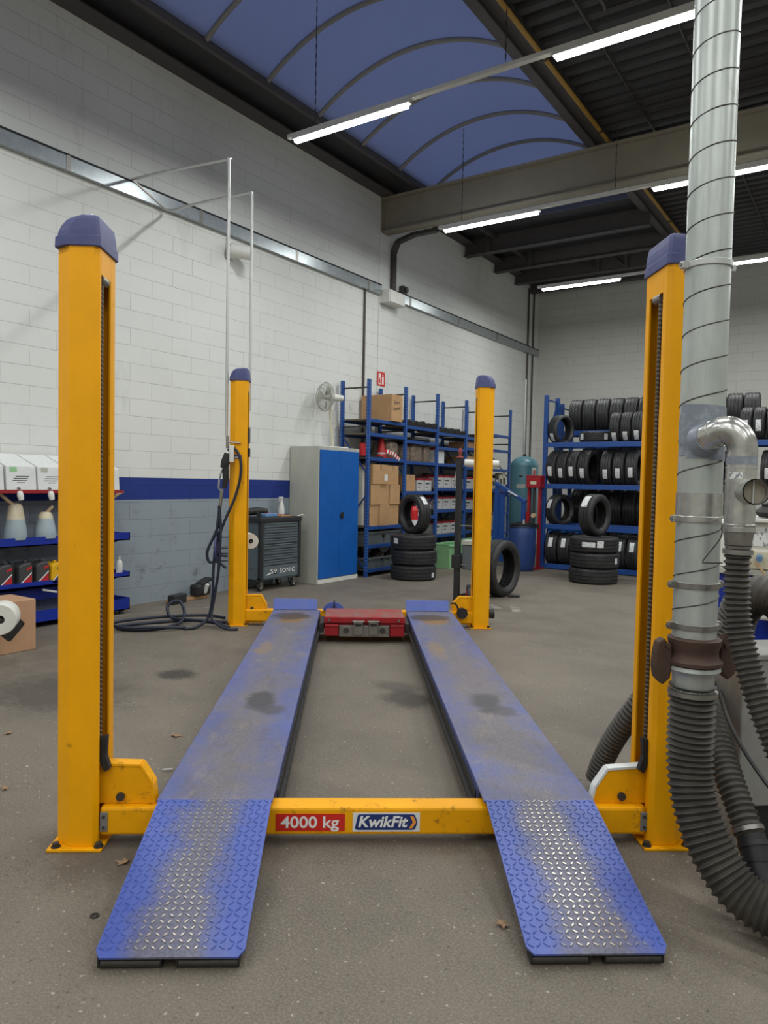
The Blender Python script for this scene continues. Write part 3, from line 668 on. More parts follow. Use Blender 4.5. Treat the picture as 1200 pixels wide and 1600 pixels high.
# runways
for i, (x0, x1, mt) in enumerate(((-0.765,-0.300,'runwayA'),(0.562,1.022,'runwayB'))):
    m = LM(); m.box(x0,x1,2.925,7.30,0.188,0.200); r = m.build('runway',mt,lift,bevel=0.003)
    m = LM(); m.box(x0,x0+0.008,3.07,7.28,0.085,0.187); m.box(x1-0.008,x1,3.07,7.28,0.085,0.187); m.build('side_skirt','runwayside',r)
    xi = x1 if i == 0 else x0; s = 1 if i == 0 else -1
    m = LM(); m.box(min(xi,xi+0.022*s),max(xi,xi+0.022*s),3.10,7.25,0.085,0.112); m.box(min(xi,xi+0.006*s),max(xi,xi+0.006*s),3.10,7.25,0.112,0.165); m.build('jack_rail','black',r,bevel=0.002)
    m = LM(); m.box(x0+0.05,x0+0.10,3.07,7.28,0.14,0.187); m.box(x1-0.10,x1-0.05,3.07,7.28,0.14,0.187); m.build('stiffener','runwayside',r)
    # wheel stop at the far end
    m = LM(); m.add([(x0-0.004,7.275,0.202),(x1-0.03,7.275,0.202),(x1-0.03,7.31,0.305),(x0-0.004,7.31,0.305),(x0-0.004,7.287,0.202),(x1-0.03,7.287,0.202),(x1-0.03,7.322,0.305),(x0-0.004,7.322,0.305)],[(0,1,2,3),(7,6,5,4),(0,4,5,1),(1,5,6,2),(2,6,7,3),(3,7,4,0)])
    m.build('wheel_stop','platblue',lift,bevel=0.003)
    # ramp of raised-pattern plate
    ya, za, yb, zb = 2.928, 0.201, 2.178, 0.047
    L = math.hypot(ya-yb, za-zb); ty = Vector((0,(yb-ya)/L,(zb-za)/L)); tx = Vector((1,0,0)); nn = tx.cross(ty)*-1
    if nn.z < 0: nn = -nn
    O = Vector((x0,ya,za)); W_ = x1-x0
    rx0, rx1 = 0.008, W_-0.004
    def PT(u, v, h=0.0): return O + tx*u + ty*v + nn*h
    m = LM(); c = 0.03
    out = [(rx0,0.0),(rx1,0.0),(rx1,L-c),(rx1-c*0.6,L),(rx0+c*0.6,L),(rx0,L-c)]
    n = len(out); m.add([PT(u,v,0.0) for u,v in out]+[PT(u,v,-0.007) for u,v in out],[tuple(range(n)),tuple(range(2*n-1,n-1,-1))]+[(k,(k+1)%n,n+(k+1)%n,n+k) for k in range(n)])
    pit = 0.0262; r_ = 0; v = 0.012
    while v < L-0.012:
        k = 0; u = rx0+0.014
        while u < rx1-0.012:
            a = (0.55 if (k+r_) % 2 == 0 else -0.55)+ (PI/2 if (k+r_) % 2 else 0)
            a = math.radians(38) if (k+r_) % 2 == 0 else math.radians(-52)+math.radians(0)
            lu, lv = math.cos(a), math.sin(a); hl, hw, hh = 0.0140, 0.0047, 0.0034
            P8 = [(hl,0),(0.35*hl,0.9*hw),(-0.35*hl,0.9*hw),(-hl,0),(-0.35*hl,-0.9*hw),(0.35*hl,-0.9*hw)]
            base = [PT(u+p*lu-q*lv, v+p*lv+q*lu, 0.0) for p,q in P8]
            topv = [PT(u+(0.62*p)*lu-(0.5*q)*lv, v+(0.62*p)*lv+(0.5*q)*lu, hh) for p,q in P8]
            m.add(base+topv, [(j,(j+1)%6,6+(j+1)%6,6+j) for j in range(6)]+[(6,7,8,9,10,11)])
            u += pit; k += 1
        v += pit*0.98; r_ += 1
    rp = m.build('ramp', 'rampA' if i == 0 else 'rampB', lift, fix=True)
    m = LM(); m.cyl((x0+0.01,2.92,0.190),(x1-0.01,2.92,0.190),0.009,10); m.build('hinge','darksteel',rp,smooth=True)
    for xa, xb in ((x0+0.025,x0+W_*0.44),(x0+W_*0.56,x1-0.025)):
        m = LM(); m.cyl((xa,2.205,0.0155),(xb,2.205,0.0155),0.0148,16); m.build('roller','darksteel',rp,smooth=True)
        m = LM()
        for q in (xa-0.006, xb+0.001): m.box(q,q+0.005,2.188,2.24,0.008,0.044)
        m.build('roller_bracket','black',rp)
    m = LM(); m.bar((x0+0.06,2.9,0.17),(x0+0.06,2.25,0.04),0.03,0.02); m.bar((x1-0.06,2.9,0.17),(x1-0.06,2.25,0.04),0.03,0.02); m.build('ramp_stiffener','runwayside',rp)
# capacity sign and shop emblem on the front crossbeam
fy = 2.9498
def TF(x, z, s=1): return frame((x-OX, fy-OY-0.0022, z), (1,0,0), (0,0,1))
m = LM(); m.box(-0.289,-0.006,fy-0.0016,fy+0.004,0.060,0.132); sg = m.build('capacity_sign','redlabel',lift)
text('4000 kg',0.066,'label_text','sign_lettering',sg,TF(-0.268,0.0755),offset=0.0010,width=0.238)
m = LM(); m.box(0.026,0.303,fy-0.0016,fy+0.004,0.058,0.137); sg = m.build('emblem_sign','label_white',lift)
m = LM(); m.prism([(0.047,0.066),(0.274,0.066),(0.284,0.069),(0.293,0.098),(0.282,0.128),(0.272,0.131),(0.055,0.131),(0.047,0.128),(0.036,0.075),(0.038,0.068)],fy-0.003,fy-0.0014,'y'); m.build('emblem_panel','navy',sg)
text('KwikFit',0.064,'label_text','emblem_lettering',sg,frame((0.046-OX,fy-OY-0.0036,0.079),(1,0,0),(0,0,1)),offset=0.0016,shear=0.22,width=0.205)
m = LM()
m.add([(0.262,fy-0.0042,0.124),(0.276,fy-0.0042,0.124),(0.288,fy-0.0042,0.099),(0.272,fy-0.0042,0.073),(0.258,fy-0.0042,0.073),(0.274,fy-0.0042,0.099)],[(0,1,2,5),(5,2,3,4)]); m.build('emblem_chevron','orange',sg)
# badge on the rear left column
m = LM(); m.box(-1.215,-1.120,7.4285-0.001,7.432,1.697,1.735); bd = m.build('column_badge','navy',cols['BL'][0])
text('KwikFit',0.026,'label_text','badge_lettering',cols['BL'][0],frame((-1.205-OX,7.4265-OY,1.706),(1,0,0),(0,0,1)),offset=0.0008,shear=0.2,width=0.075,extrude=0.0003)
# fittings on the right-hand side of the rear left column
m = LM(); m.box(-1.066,-1.052,7.50,7.56,1.86,2.02); m.build('control_box','greycrate',cols['BL'][0],bevel=0.004)
m = LM(); m.box(-1.066,-1.05,7.49,7.55,1.72,1.81); m.build('switch_box','black',cols['BL'][0],bevel=0.004)
m = LM(); m.cyl((1.15,7.45,0.16),(1.15,7.40,0.16),0.055,18); m.build('cable_pulley','black',lift,smooth=True)
m = LM(); m.cyl((1.452,7.53,0.14),(1.50,7.53,0.14),0.05,18); m.build('cable_pulley','black',lift,smooth=True)
m = LM(); m.tube(smoothpath([(1.12,7.42,0.13),(1.10,7.40,0.22),(1.07,7.40,0.265),(1.03,7.40,0.262)],6),0.01,8); m.build('cable_guard','black',lift,smooth=True)

# jacking beam between the runways
jk = T('jacking_beam', 'red wheel-free jacking beam hung between the two blue runways', 'jack', Lw(0.13, 6.9, 0.05), LY)
JO = (-0.13,-6.9,-0.05)
def JM(): return MB(None, JO)
JM().box(-0.235,0.505,6.72,7.14,0.190,0.245).build('upper_body','redtop',jk,bevel=0.008)
JM().box(-0.240,0.510,6.705,6.722,0.186,0.240).build('front_rail','red',jk,bevel=0.004)
JM().box(-0.235,0.505,6.73,7.12,0.060,0.180).build('lower_body','red',jk,bevel=0.006)
for xa, xb in ((-0.235,-0.105),(0.372,0.505)):
    m = JM(); m.box(xa,xb,6.705,6.74,0.064,0.172); m.box(xa+0.008,xb-0.008,6.698,6.706,0.15,0.166); m.build('side_cover','red',jk,bevel=0.005)
pl = JM().box(-0.100,0.365,6.690,6.735,0.062,0.165).build('front_plate','steel',jk,bevel=0.004)
for x in (-0.035,0.302): JM().cyl((x,6.682,0.118),(x,6.692,0.118),0.027,18).build('bolt','darksteel',pl,smooth=True)
for xa in (0.035,0.175):
    m = JM(); m.box(xa,xa+0.085,6.66,6.69,0.085,0.20); m.box(xa-0.012,xa+0.097,6.655,6.70,0.20,0.213); m.build('support_bracket','steel',pl,bevel=0.004)
    JM().box(xa+0.012,xa+0.072,6.655,6.662,0.165,0.192).build('bracket_slot','black',pl)
for x in (-0.19,0.45): JM().cyl((x,6.694,0.213),(x,6.706,0.213),0.012,12).build('screw','steel',jk)
for s, x in ((-1,-0.262),(1,0.532)):
    m = JM(); m.box(x-0.018,x+0.018,6.74,7.10,0.085,0.175); m.cyl((x,6.78,0.10),(x+0.001,6.78,0.101),0.03); m.build('side_carrier','darksteel',jk,bevel=0.004)
    for yy in (6.80,7.02): JM().cyl((x-0.016*s,yy,0.125),(x+0.024*s,yy,0.125),0.03,16).build('wheel','black',jk,smooth=True)
JM().box(-0.20,0.47,6.9,7.0,0.050,0.062).build('scissor_base','darksteel',jk)
tp = T('turn_plate', 'small blue half-round plate with black knob leaning behind the red jacking beam', 'plate', Lw(-0.17, 7.44, 0.166), LY)
TO = (0.17,-7.44,-0.166)
poly = [(-0.17+0.107*math.cos(a), 0.168+0.09*math.sin(a)) for a in [i*PI/14 for i in range(15)]]
m = MB(None, TO); m.prism(poly, 7.43, 7.445, 'y'); m.build('plate','platblue',tp,bevel=0.002)
m = MB(None, TO); m.cyl((-0.165,7.43,0.215),(-0.165,7.405,0.222),0.012,12); m.cyl((-0.165,7.408,0.20),(-0.163,7.41,0.278),0.006,10); m.build('knob','black',tp,smooth=True)

# ------------------------------------------------------------------ exhaust extraction duct
def DUCT():
    cx, cy = -0.528, 2.801; R = 0.0755
    t = T('extraction_duct', 'tall galvanised spiral extraction duct standing before the front right post', 'duct', (cx,cy,0.95))
    MB(t).cyl((cx,cy,0.955),(cx,cy,6.42),R,40).build('duct_pipe','galv',t,smooth=True)
    m = MB(t); pts = []; turns = (6.4-1.0)/0.122; N = int(turns*26)
    for i in range(N+1):
        a = 2*PI*i/26+0.5; pts.append((cx+(R+0.0005)*math.cos(a), cy+(R+0.0005)*math.sin(a), 1.0+0.122*i/26))
    m.tube(pts,0.0024,5); m.build('spiral_seam','darksteel',t,smooth=True)
    m = MB(t)
    for z0, z1 in ((1.376,1.481),): m.cyl((cx,cy,z0),(cx,cy,z1),R+0.003,40)
    m.build('sleeve','shiny',t,smooth=True)
    for z, mt in ((2.28,'pvc'),(1.3885,'shiny'),(1.153,'steel'),(1.005,'steel')):
        m = MB(t); m.cyl((cx,cy,z-0.011),(cx,cy,z+0.011),R+0.006,40); c = m.build('clamp',mt,t,smooth=True,bevel=0.002)
        d = Vector((math.cos(0.75),math.sin(0.75),0))
        for sgn in (-1,1):
            q = Vector((cx,cy,z))+d*sgn*(R+0.016); MB(t).obox(q,0.024,0.02,0.026,Matrix.Rotation(0.75,3,'Z')).build('clamp_lug',mt,c,bevel=0.003)
            MB(t).cyl(q+Vector((-0.35,-0.5,0))*0.03,q+Vector((0.35,0.5,0))*0.03,0.007,8).build('clamp_bolt','steel',c)
    # taped branch
    el = (cx+0.02, cy-0.0)
    m = MB(t); n = 18
    for (d0,d1,z0,z1,lift_) in ((-152,-20,1.62,1.765,0.0022),(-140,4,1.64,1.788,0.0034),(-120,-2,1.60,1.72,0.0042),(-150,-90,1.65,1.74,0.0048)):
        vs = []
        for z in (z0,(z0+z1)/2,z1):
            for k in range(n+1):
                a_ = math.radians(d0+(d1-d0)*k/n); rr_ = R+lift_+0.0012*math.sin(k*1.7+z*60); vs.append((cx+rr_*math.cos(a_),cy+rr_*math.sin(a_),z+0.02*(k/n-0.5)*(1 if lift_<0.003 else -0.6)))
        m.add(vs,[(i_*(n+1)+k,i_*(n+1)+k+1,(i_+1)*(n+1)+k+1,(i_+1)*(n+1)+k) for i_ in range(2) for k in range(n)])
    m.build('duct_tape','tapegrey',t,smooth=True)
    e = smoothpath([(-0.518,2.77,1.660),(-0.497,2.72,1.668),(-0.470,2.70,1.680),(-0.440,2.688,1.693),(-0.410,2.681,1.690),(-0.387,2.68,1.665),(-0.378,2.68,1.632),(-0.378,2.68,1.60)],6)
    q0 = e[5]; dd = (e[9]-e[3]).normalized(); MB(t).cyl(q0-dd*0.012,q0+dd*0.03,0.060,28,r2=0.049).build('tape_collar','tapegrey',t,smooth=True)
    MB(t).tube(e,0.0475,28).build('branch_elbow','shiny',t,smooth=True)
    m = MB(t)
    for i in (13,18): 
        q = e[i]; d = (e[i+1]-e[i-1]).normalized(); m.cyl(q-d*0.004,q+d*0.004,0.0495,28)
    m.build('elbow_seam','shiny',t,smooth=True)
    bx, by = -0.378, 2.68
    m = MB(t); m.cyl((bx,by,1.375),(bx,by,1.615),0.0475,28)
    for z in (1.61,1.569,1.524,1.45,1.407): m.cyl((bx,by,z-0.004),(bx,by,z+0.004),0.0495,28)
    br = m.build('branch_pipe','shiny',t,smooth=True)
    MB(t).cyl((bx,by,1.578),(bx,by,1.604),0.0485,28).build('branch_tape','tapegrey',br,smooth=True)
    d = Vector((0.42,-0.90,0)).normalized(); s0 = Vector((bx,by,1.49))+d*0.03; s1 = Vector((bx,by,1.49))+d*0.115
    m = MB(t); sd = Vector((d.y,-d.x,0))
    m.cyl(s0+Vector((0.012,0,0)),s1+Vector((0.012,0,0)),0.042,28,cap=False); m.cyl(s0+Vector((0.012,0,0)),s1+Vector((0.012,0,0)),0.038,28,cap=False); m.build('damper_stub','shiny',br,smooth=True)
    q = s1-d*0.03+Vector((0.012,0,0)); MB(t).cyl(q,q+d*0.003,0.037,28).build('damper_plate','greybeam',br)
    MB(t).bar(q-d*-0.004+Vector((0,0,-0.038)),q+d*0.006+Vector((0,0,0.038)),0.012,0.004).build('damper_bar','pvc',br)
    # small printed tag on the branch
    vs = []; nn = 8
    for z in (1.532,1.553):
        for k in range(nn+1):
            a = math.radians(-118+50*k/nn-8); vs.append((bx+0.0487*math.cos(a),by+0.0487*math.sin(a),z))
    m = MB(t); m.add(vs,[(k,k+1,nn+2+k,nn+1+k) for k in range(nn)]); m.build('printed_tag','sticker',br)
    m = MB(t); m.cyl((bx,by,1.355),(bx,by,1.375),0.0505,28); m.cyl((bx,by,1.375),(bx,by,1.382),0.0525,28); m.build('branch_clamp','shiny',br,smooth=True,bevel=0.002)
    MB(t).cyl((bx,by,1.300),(bx,by,1.356),0.040,28,r2=0.0475).build('reducer','steel',br,smooth=True)
    m = MB(t); m.bar((cx+0.085,cy-0.03,1.387),(bx-0.05,by+0.01,1.374),0.008,0.012); m.build('tie_rod','pvc',t)
    w = smoothpath([(bx-0.052,by,1.375),(bx-0.056,by,1.33),(bx-0.105,by-0.01,1.252),(bx-0.09,by-0.01,1.245),(bx-0.045,by,1.247)],6)
    MB(t).tube(w,0.0025,6).build('wire_hook','darksteel',t)
    return t
DUCT()
# valve coupling and the two hoses below the duct
t = T('hose_coupling', 'rusty brown lever coupling clamped under the galvanised duct', 'coupling', (-0.526,2.801,0.80))
m = MB(t); m.lathe([(0.078,0.965),(0.092,0.958),(0.089,0.935),(0.082,0.915),(0.084,0.895),(0.098,0.880),(0.098,0.868),(0.076,0.866)],36,Matrix.Translation((-0.526,2.801,0))); m.build('collar','rust',t,smooth=True)
m = MB(t); m.lathe([(0.072,0.866),(0.090,0.862),(0.093,0.848),(0.080,0.836),(0.072,0.825),(0.071,0.755)],36,Matrix.Translation((-0.526,2.801,0))); m.build('spigot','galv',t,smooth=True)
d = Vector((math.cos(0.62),math.sin(0.62),0))
for sgn, tilt in ((-1,0.0),(1,0.02)):
    c = Vector((-0.526,2.801,0.875))+d*sgn*0.106; m = MB(t)
    prof = [(0,0.085),(0.022,0.07),(0.030,0.03),(0.033,-0.02),(0.026,-0.06),(0.0,-0.085),(-0.026,-0.06),(-0.033,-0.01),(-0.028,0.05)]
    vs = []; 
    for k, off in ((0,-0.022),(1,0.022)):
        for (a, z) in prof: vs.append(c + d*sgn*(a+0.012) + Vector((-d.y,d.x,0))*off + Vector((0,0,z+tilt)))
    n = len(prof); m.add(vs,[tuple(range(n)),tuple(range(2*n-1,n-1,-1))]+[(i,(i+1)%n,n+(i+1)%n,n+i) for i in range(n)])
    lv = m.build('lever','rust',t,bevel=0.006)
    q = c+Vector((0,0,0.06)); MB(t).cyl(q+Vector((d.y,-d.x,0))*0.032,q-Vector((d.y,-d.x,0))*0.032,0.009,10).build('rivet','rust',lv,smooth=True)
def hose(name, label, pts, r, pitch, depth, mat='hose', loc=None, clamps=()):
    q, rr = ribbed(pts, r, pitch, depth); t = T(name, label, 'hose', loc or pts[0], 0, 'black ribbed extraction hoses')
    MB(t).tube(q, rr, 28).build('hose_wall', mat, t, smooth=True)
    for f in clamps:
        i = int(f*(len(q)-1)); i = max(1,min(len(q)-2,i)); dd = (q[i+1]-q[i-1]).normalized()
        MB(t).cyl(q[i]-dd*0.008,q[i]+dd*0.008,r+0.003,28).build('hose_clamp','steel',t,smooth=True)
    return t
hose('extraction_hose','thickest black ribbed hose hanging from the rusty coupling and curving along the floor',
     [(-0.526,2.801,0.785),(-0.526,2.800,0.66),(-0.526,2.795,0.54),(-0.512,2.775,0.43),(-0.475,2.745,0.32),(-0.415,2.715,0.22),(-0.33,2.69,0.138),(-0.225,2.675,0.102),(-0.10,2.66,0.088),(0.10,2.68,0.085),(0.5,2.75,0.085),(1.1,2.8,0.085)],0.083,0.0235,0.0125,clamps=(0.012,))
hose('extraction_hose','slim black ribbed hose hanging from the shiny branch pipe',
     [(-0.378,2.68,1.312),(-0.378,2.68,1.21),(-0.373,2.677,1.10),(-0.357,2.667,1.01),(-0.327,2.645,0.91),(-0.288,2.617,0.81),(-0.24,2.59,0.71),(-0.18,2.55,0.60),(-0.10,2.51,0.50),(0.06,2.47,0.36),(0.22,2.46,0.18),(0.42,2.46,0.062),(0.75,2.46,0.048)],0.0445,0.0195,0.0095,clamps=(0.012,))
hose('extraction_hose','black ribbed hose looping behind the front right post down to a black floor connector',
     [Lw(1.23,3.50,0.056),Lw(1.245,3.46,0.16),Lw(1.275,3.40,0.29),Lw(1.325,3.32,0.44),Lw(1.40,3.265,0.58),Lw(1.50,3.17,0.65),Lw(1.545,3.03,0.61),(-0.505,3.19,0.53),(-0.435,3.04,0.41),(-0.37,2.955,0.305),(-0.33,2.912,0.235)],0.054,0.022,0.008,clamps=(0.985,))
t = T('hose_connector','black plastic connector at the lower end of the looping ribbed hose', 'connector', (-0.30,2.88,0.05))
MB(t).tube([(-0.334,2.92,0.245),(-0.322,2.908,0.215),(-0.305,2.885,0.165)],0.05,24).build('socket','tooldark',t,smooth=True)
MB(t).tube([(-0.325,2.91,0.222),(-0.318,2.902,0.208)],0.054,24).build('ring','tooldark',t,smooth=True)
MB(t).tube(smoothpath([(-0.305,2.885,0.168),(-0.285,2.86,0.12),(-0.24,2.84,0.07),(-0.15,2.84,0.053)],6),0.045,20).build('bend','tooldark',t,smooth=True)
# dark spiral hose resting by the bench
t = T('coiled_hose','dark ribbed hose bent over beside the blue bench at the right edge','hose',(-0.34,4.1,0.75))
q, rr = ribbed([(-0.64,4.30,0.10),(-0.63,4.27,0.40),(-0.60,4.22,0.75),(-0.55,4.18,0.90),(-0.46,4.12,0.965),(-0.36,4.08,0.93),(-0.30,4.05,0.82),(-0.26,4.03,0.66),(-0.24,4.02,0.40),(-0.22,4.01,0.10)],0.10,0.024,0.01); MB(t).tube(q,rr,28).build('hose_wall','hose',t,smooth=True)

# grey machine housing, blue bench and tester behind the duct
gm = T('machine_housing','grey sheet metal machine housing behind the black hoses at the right','machine',(-0.43,3.316,0))
a = math.radians(42)
ex = Vector((math.cos(a),math.sin(a),0)); ey = Vector((-math.sin(a),math.cos(a),0)); B0 = Vector((-0.43,3.32,0))
def quadbox(m, u0, u1, v0, v1, z0, z1):
    vs = [B0+ex*u+ey*v+Vector((0,0,z)) for z in (z0,z1) for u,v in ((u0,v0),(u1,v0),(u1,v1),(u0,v1))]
    return m.add(vs,[(0,3,2,1),(4,5,6,7),(0,1,5,4),(1,2,6,5),(2,3,7,6),(3,0,4,7)])
quadbox(MB(gm),0,0.62,0,0.26,0.17,0.79).build('housing','grey_machine',gm,bevel=0.008)
for ua, ub in ((0,0.075),(0.55,0.62)): quadbox(MB(gm),ua,ub,0,0.26,0,0.17).build('foot','grey_machine',gm,bevel=0.005)
quadbox(MB(gm),0.075,0.55,0.04,0.24,0.005,0.17).build('base_recess','tooldark',gm)
quadbox(MB(gm),-0.01,0.63,-0.01,0.27,0.79,0.815).build('lid','grey_machine',gm,bevel=0.006)
m = MB(gm); q = B0+ex*0.17+Vector((0,0,0.31)); m.cyl(q-ey*0.0,q-ey*0.004,0.022,20); m.build('round_sticker','skyblue',gm)
m = MB(gm); quadbox(m,0.21,0.26,-0.003,0.001,0.19,0.27); m.build('rating_plate','cream',gm)
bn = T('workbench','deep blue steel bench under the white tester, behind the duct','bench',(-0.2,5.0,0))
m = MB(bn); m.box(-0.98,0.55,4.80,5.35,0.985,1.02); m.build('bench_top','cabgrey',bn,bevel=0.004)
m = MB(bn); m.box(-0.96,0.53,4.83,4.85,0.45,0.985); m.box(-0.96,-0.94,4.85,5.33,0.05,0.985); m.box(0.51,0.53,4.85,5.33,0.05,0.985); m.build('panel','benchblue',bn)
for x,y in ((-0.95,4.83),(0.50,4.83),(-0.95,5.30),(0.50,5.30)): MB(bn).box(x,x+0.03,y,y+0.03,0,0.985).build('leg','benchblue',bn)
m = MB(bn)
for x in (-0.83,-0.45): m.cyl((x,4.822,0.93),(x,4.83,0.93),0.012,10)
m.build('bolt','steel',bn)
te = T('emission_tester','white box tester with printed panel on the blue bench','tester',(-0.4,4.95,1.02))
MB(te).box(-0.90,-0.15,4.84,5.25,1.022,1.30).build('case','white_paint',te,bevel=0.008)
MB(te).box(-0.93,-0.12,4.80,5.28,1.30,1.325).build('case_top','white_paint',te,bevel=0.006)
MB(te).box(-0.64,-0.20,4.832,4.842,1.16,1.27).build('printed_panel','sticker',te)
MB(te).box(-0.63,-0.17,4.80,4.84,1.025,1.13).build('lower_panel','cream',te,bevel=0.004)
MB(te).cyl((-0.555,4.74,1.09),(-0.56,4.80,1.10),0.017,14).build('blue_plug','skyblue',te,smooth=True)
MB(te).tube(smoothpath([(-0.58,4.79,1.06),(-0.54,4.74,1.03),(-0.50,4.72,0.96),(-0.45,4.72,0.85)],6),0.006,8).build('probe_cable','card',te,smooth=True)
MB(te).tube(smoothpath([(-0.62,4.80,1.10),(-0.635,4.78,0.98),(-0.60,4.78,0.86),(-0.5,4.78,0.90),(-0.40,4.79,1.0)],6),0.006,8).build('power_cable','black',te,smooth=True)
t = T('black_bag','black crumpled pouch lying on the white tester','pouch',(-0.52,5.0,1.325))
m = MB(t); m.lathe([(0.0,1.328),(0.09,1.33),(0.12,1.36),(0.08,1.395),(0.03,1.40),(0.0,1.40)],12,Matrix.Translation((-0.50,4.95,0))); m.build('pouch_body','rubbermat',t,smooth=True)
m = MB(t); m.bar((-0.56,4.9,1.40),(-0.44,5.0,1.45),0.05,0.02); m.build('pouch_flap','rubbermat',t,bevel=0.005)
t = T('display_box','dark box standing on the tester between duct and branch pipe','box',(-0.85,5.05,1.325))
MB(t).box(-0.90,-0.74,4.98,5.15,1.327,1.52).build('case','tooldark',t,bevel=0.008)
t = T('canister','white canister hung on the bench front at the right edge','canister',(-0.42,4.72,0.75))
MB(t).box(-0.55,-0.35,4.70,4.82,0.74,0.93).build('body','white_plastic',t,bevel=0.015)
MB(t).cyl((-0.50,4.76,0.93),(-0.50,4.76,0.955),0.022,14).build('cap','white_plastic',t,smooth=True)
o = MB().tube(smoothpath([(-0.52,3.24,0.70),(-0.44,3.10,0.58),(-0.34,3.0,0.47),(-0.22,2.92,0.38),(0.0,2.9,0.25)],8),0.008,8).build('power_cable','black',smooth=True); tag(o,'thin black cable draped across the grey machine housing','cable')

# ------------------------------------------------------------------ air line gear on the rear left post
X7 = 7.42
t = T('air_regulator','small clear-bowled air regulator on the side of the rear left post','regulator',Lw(-1.235,X7,1.85))
MB(t).cyl(Lw(-1.262,X7,1.92),Lw(-1.262,X7,1.80),0.016,14).build('valve','steel',t,smooth=True)
MB(t).tube([Lw(-1.262,X7,1.86),Lw(-1.22,X7-0.005,1.86),Lw(-1.13,X7-0.005,1.855)],0.009,8).build('manifold','steel',t,smooth=True)
MB(t).cyl(Lw(-1.215,X7-0.03,1.83),Lw(-1.215,X7-0.03,1.66),0.027,18).build('bowl','white_plastic',t,smooth=True,bevel=0.004)
t = T('tyre_inflator','black hand-held tyre inflator with bright trigger hanging on the rear left post','inflator',Lw(-1.30,X7,1.5))
MB(t).tube([Lw(-1.255,X7-0.03,1.75),Lw(-1.275,X7-0.03,1.66),Lw(-1.29,X7-0.03,1.60)],[0.03,0.045,0.036],16).build('gauge_body','black',t,smooth=True)
MB(t).tube([Lw(-1.275,X7-0.03,1.62),Lw(-1.27,X7-0.03,1.50),Lw(-1.285,X7-0.03,1.40)],[0.034,0.032,0.022],14).build('grip','black',t,smooth=True)
MB(t).tube([Lw(-1.29,X7-0.05,1.63),Lw(-1.325,X7-0.05,1.52),Lw(-1.335,X7-0.05,1.40),Lw(-1.31,X7-0.04,1.36)],[0.008,0.010,0.010,0.008],8).build('trigger','chrome',t,smooth=True)
MB(t).cyl(Lw(-1.305,X7-0.03,1.39),Lw(-1.325,X7-0.03,1.20),0.018,12).build('coupler','steel',t,smooth=True)
def airhose(label, pts, r=0.014):
    o = MB().tube(smoothpath([Lw(*p) for p in pts],10), r, 10).build('air_hose','airhose',smooth=True); return tag(o,label,'hose','dark air hoses at the rear left post')
airhose('dark air hose looping over the face of the rear left post',[(-1.255,7.41,1.78),(-1.19,7.395,1.80),(-1.13,7.395,1.70),(-1.125,7.395,1.52),(-1.18,7.395,1.30),(-1.27,7.38,1.08),(-1.345,7.37,0.86),(-1.34,7.37,0.74),(-1.24,7.36,0.72)])
airhose('dark air hose hanging from the inflator in a long narrow loop left of the post',[(-1.325,7.39,1.21),(-1.33,7.385,1.05),(-1.385,7.37,0.90),(-1.44,7.36,0.76),(-1.42,7.36,0.66),(-1.34,7.36,0.66),(-1.25,7.36,0.60)])
airhose('dark air hose dropping nearly straight from the inflator to the floor by the post',[(-1.325,7.375,1.21),(-1.345,7.36,1.0),(-1.375,7.35,0.6),(-1.38,7.34,0.3),(-1.42,7.32,0.10),(-1.52,7.25,0.02),(-1.62,7.18,0.016)])
airhose('dark air hose slanting outward behind the straight one down to the floor',[(-1.33,7.37,1.22),(-1.31,7.36,1.0),(-1.32,7.34,0.6),(-1.36,7.33,0.3),(-1.38,7.30,0.12),(-1.31,7.25,0.05),(-1.20,7.20,0.016),(-1.10,7.2,0.016)])
airhose('dark air hose lying in a flat coil on the floor by the grey wall',[(-1.20,7.50,0.016),(-1.38,7.56,0.016),(-1.68,7.62,0.016),(-2.05,7.45,0.016),(-2.28,7.28,0.016),(-2.18,7.12,0.016),(-1.90,7.15,0.016),(-1.72,7.40,0.03),(-1.72,7.62,0.10),(-1.80,7.72,0.20),(-1.90,7.66,0.16),(-1.84,7.58,0.05),(-1.6,7.48,0.045),(-1.35,7.34,0.046),(-1.2,7.28,0.016)],0.016)
airhose('dark air hose lying just outside the flat coil on the floor',[(-1.30,7.60,0.05),(-1.55,7.74,0.048),(-2.0,7.60,0.048),(-2.33,7.30,0.048),(-2.20,7.06,0.048),(-1.9,7.08,0.048),(-1.62,7.24,0.017)],0.016)
t = T('hose_hook','blue disc hose holder with rods on the left side of the rear left post','hose holder',Lw(-1.33,7.44,0.78))
MB(t).cyl(Lw(-1.345,7.46,0.80),Lw(-1.358,7.46,0.80),0.165,28).build('disc','capblue',t,smooth=True)
for z in (0.90,0.79,0.735,0.66): MB(t).cyl(Lw(-1.25,7.46,z),Lw(-1.40,7.46,z),0.006,8).build('rod','darksteel',t)
t = T('paper_roll','white paper roll held between the rear left post and the tool trolley','paper roll',Lw(-1.03,7.7,0.8))
m = MB(t); pr = [(0.024,-0.09),(0.078,-0.09),(0.078,0.09),(0.024,0.09)]
ax = Vector((0.80,-0.60,0)).normalized(); q = Vector((0,0,1)).rotation_difference(ax).to_matrix().to_4x4(); q.translation = Vector(Lw(-1.075,7.76,0.845))
m.lathe(pr,28,q,closed=True); m.build('roll','paper',t,smooth=True)
m = MB(t); c = Vector(Lw(-1.075,7.76,0.845)); m.cyl(c-ax*0.12,c+ax*0.11,0.012,10); m.cyl(c-ax*0.11,Vector(Lw(-1.12,7.615,0.845)),0.01,8); m.build('roll_spindle','darksteel',t,smooth=True)
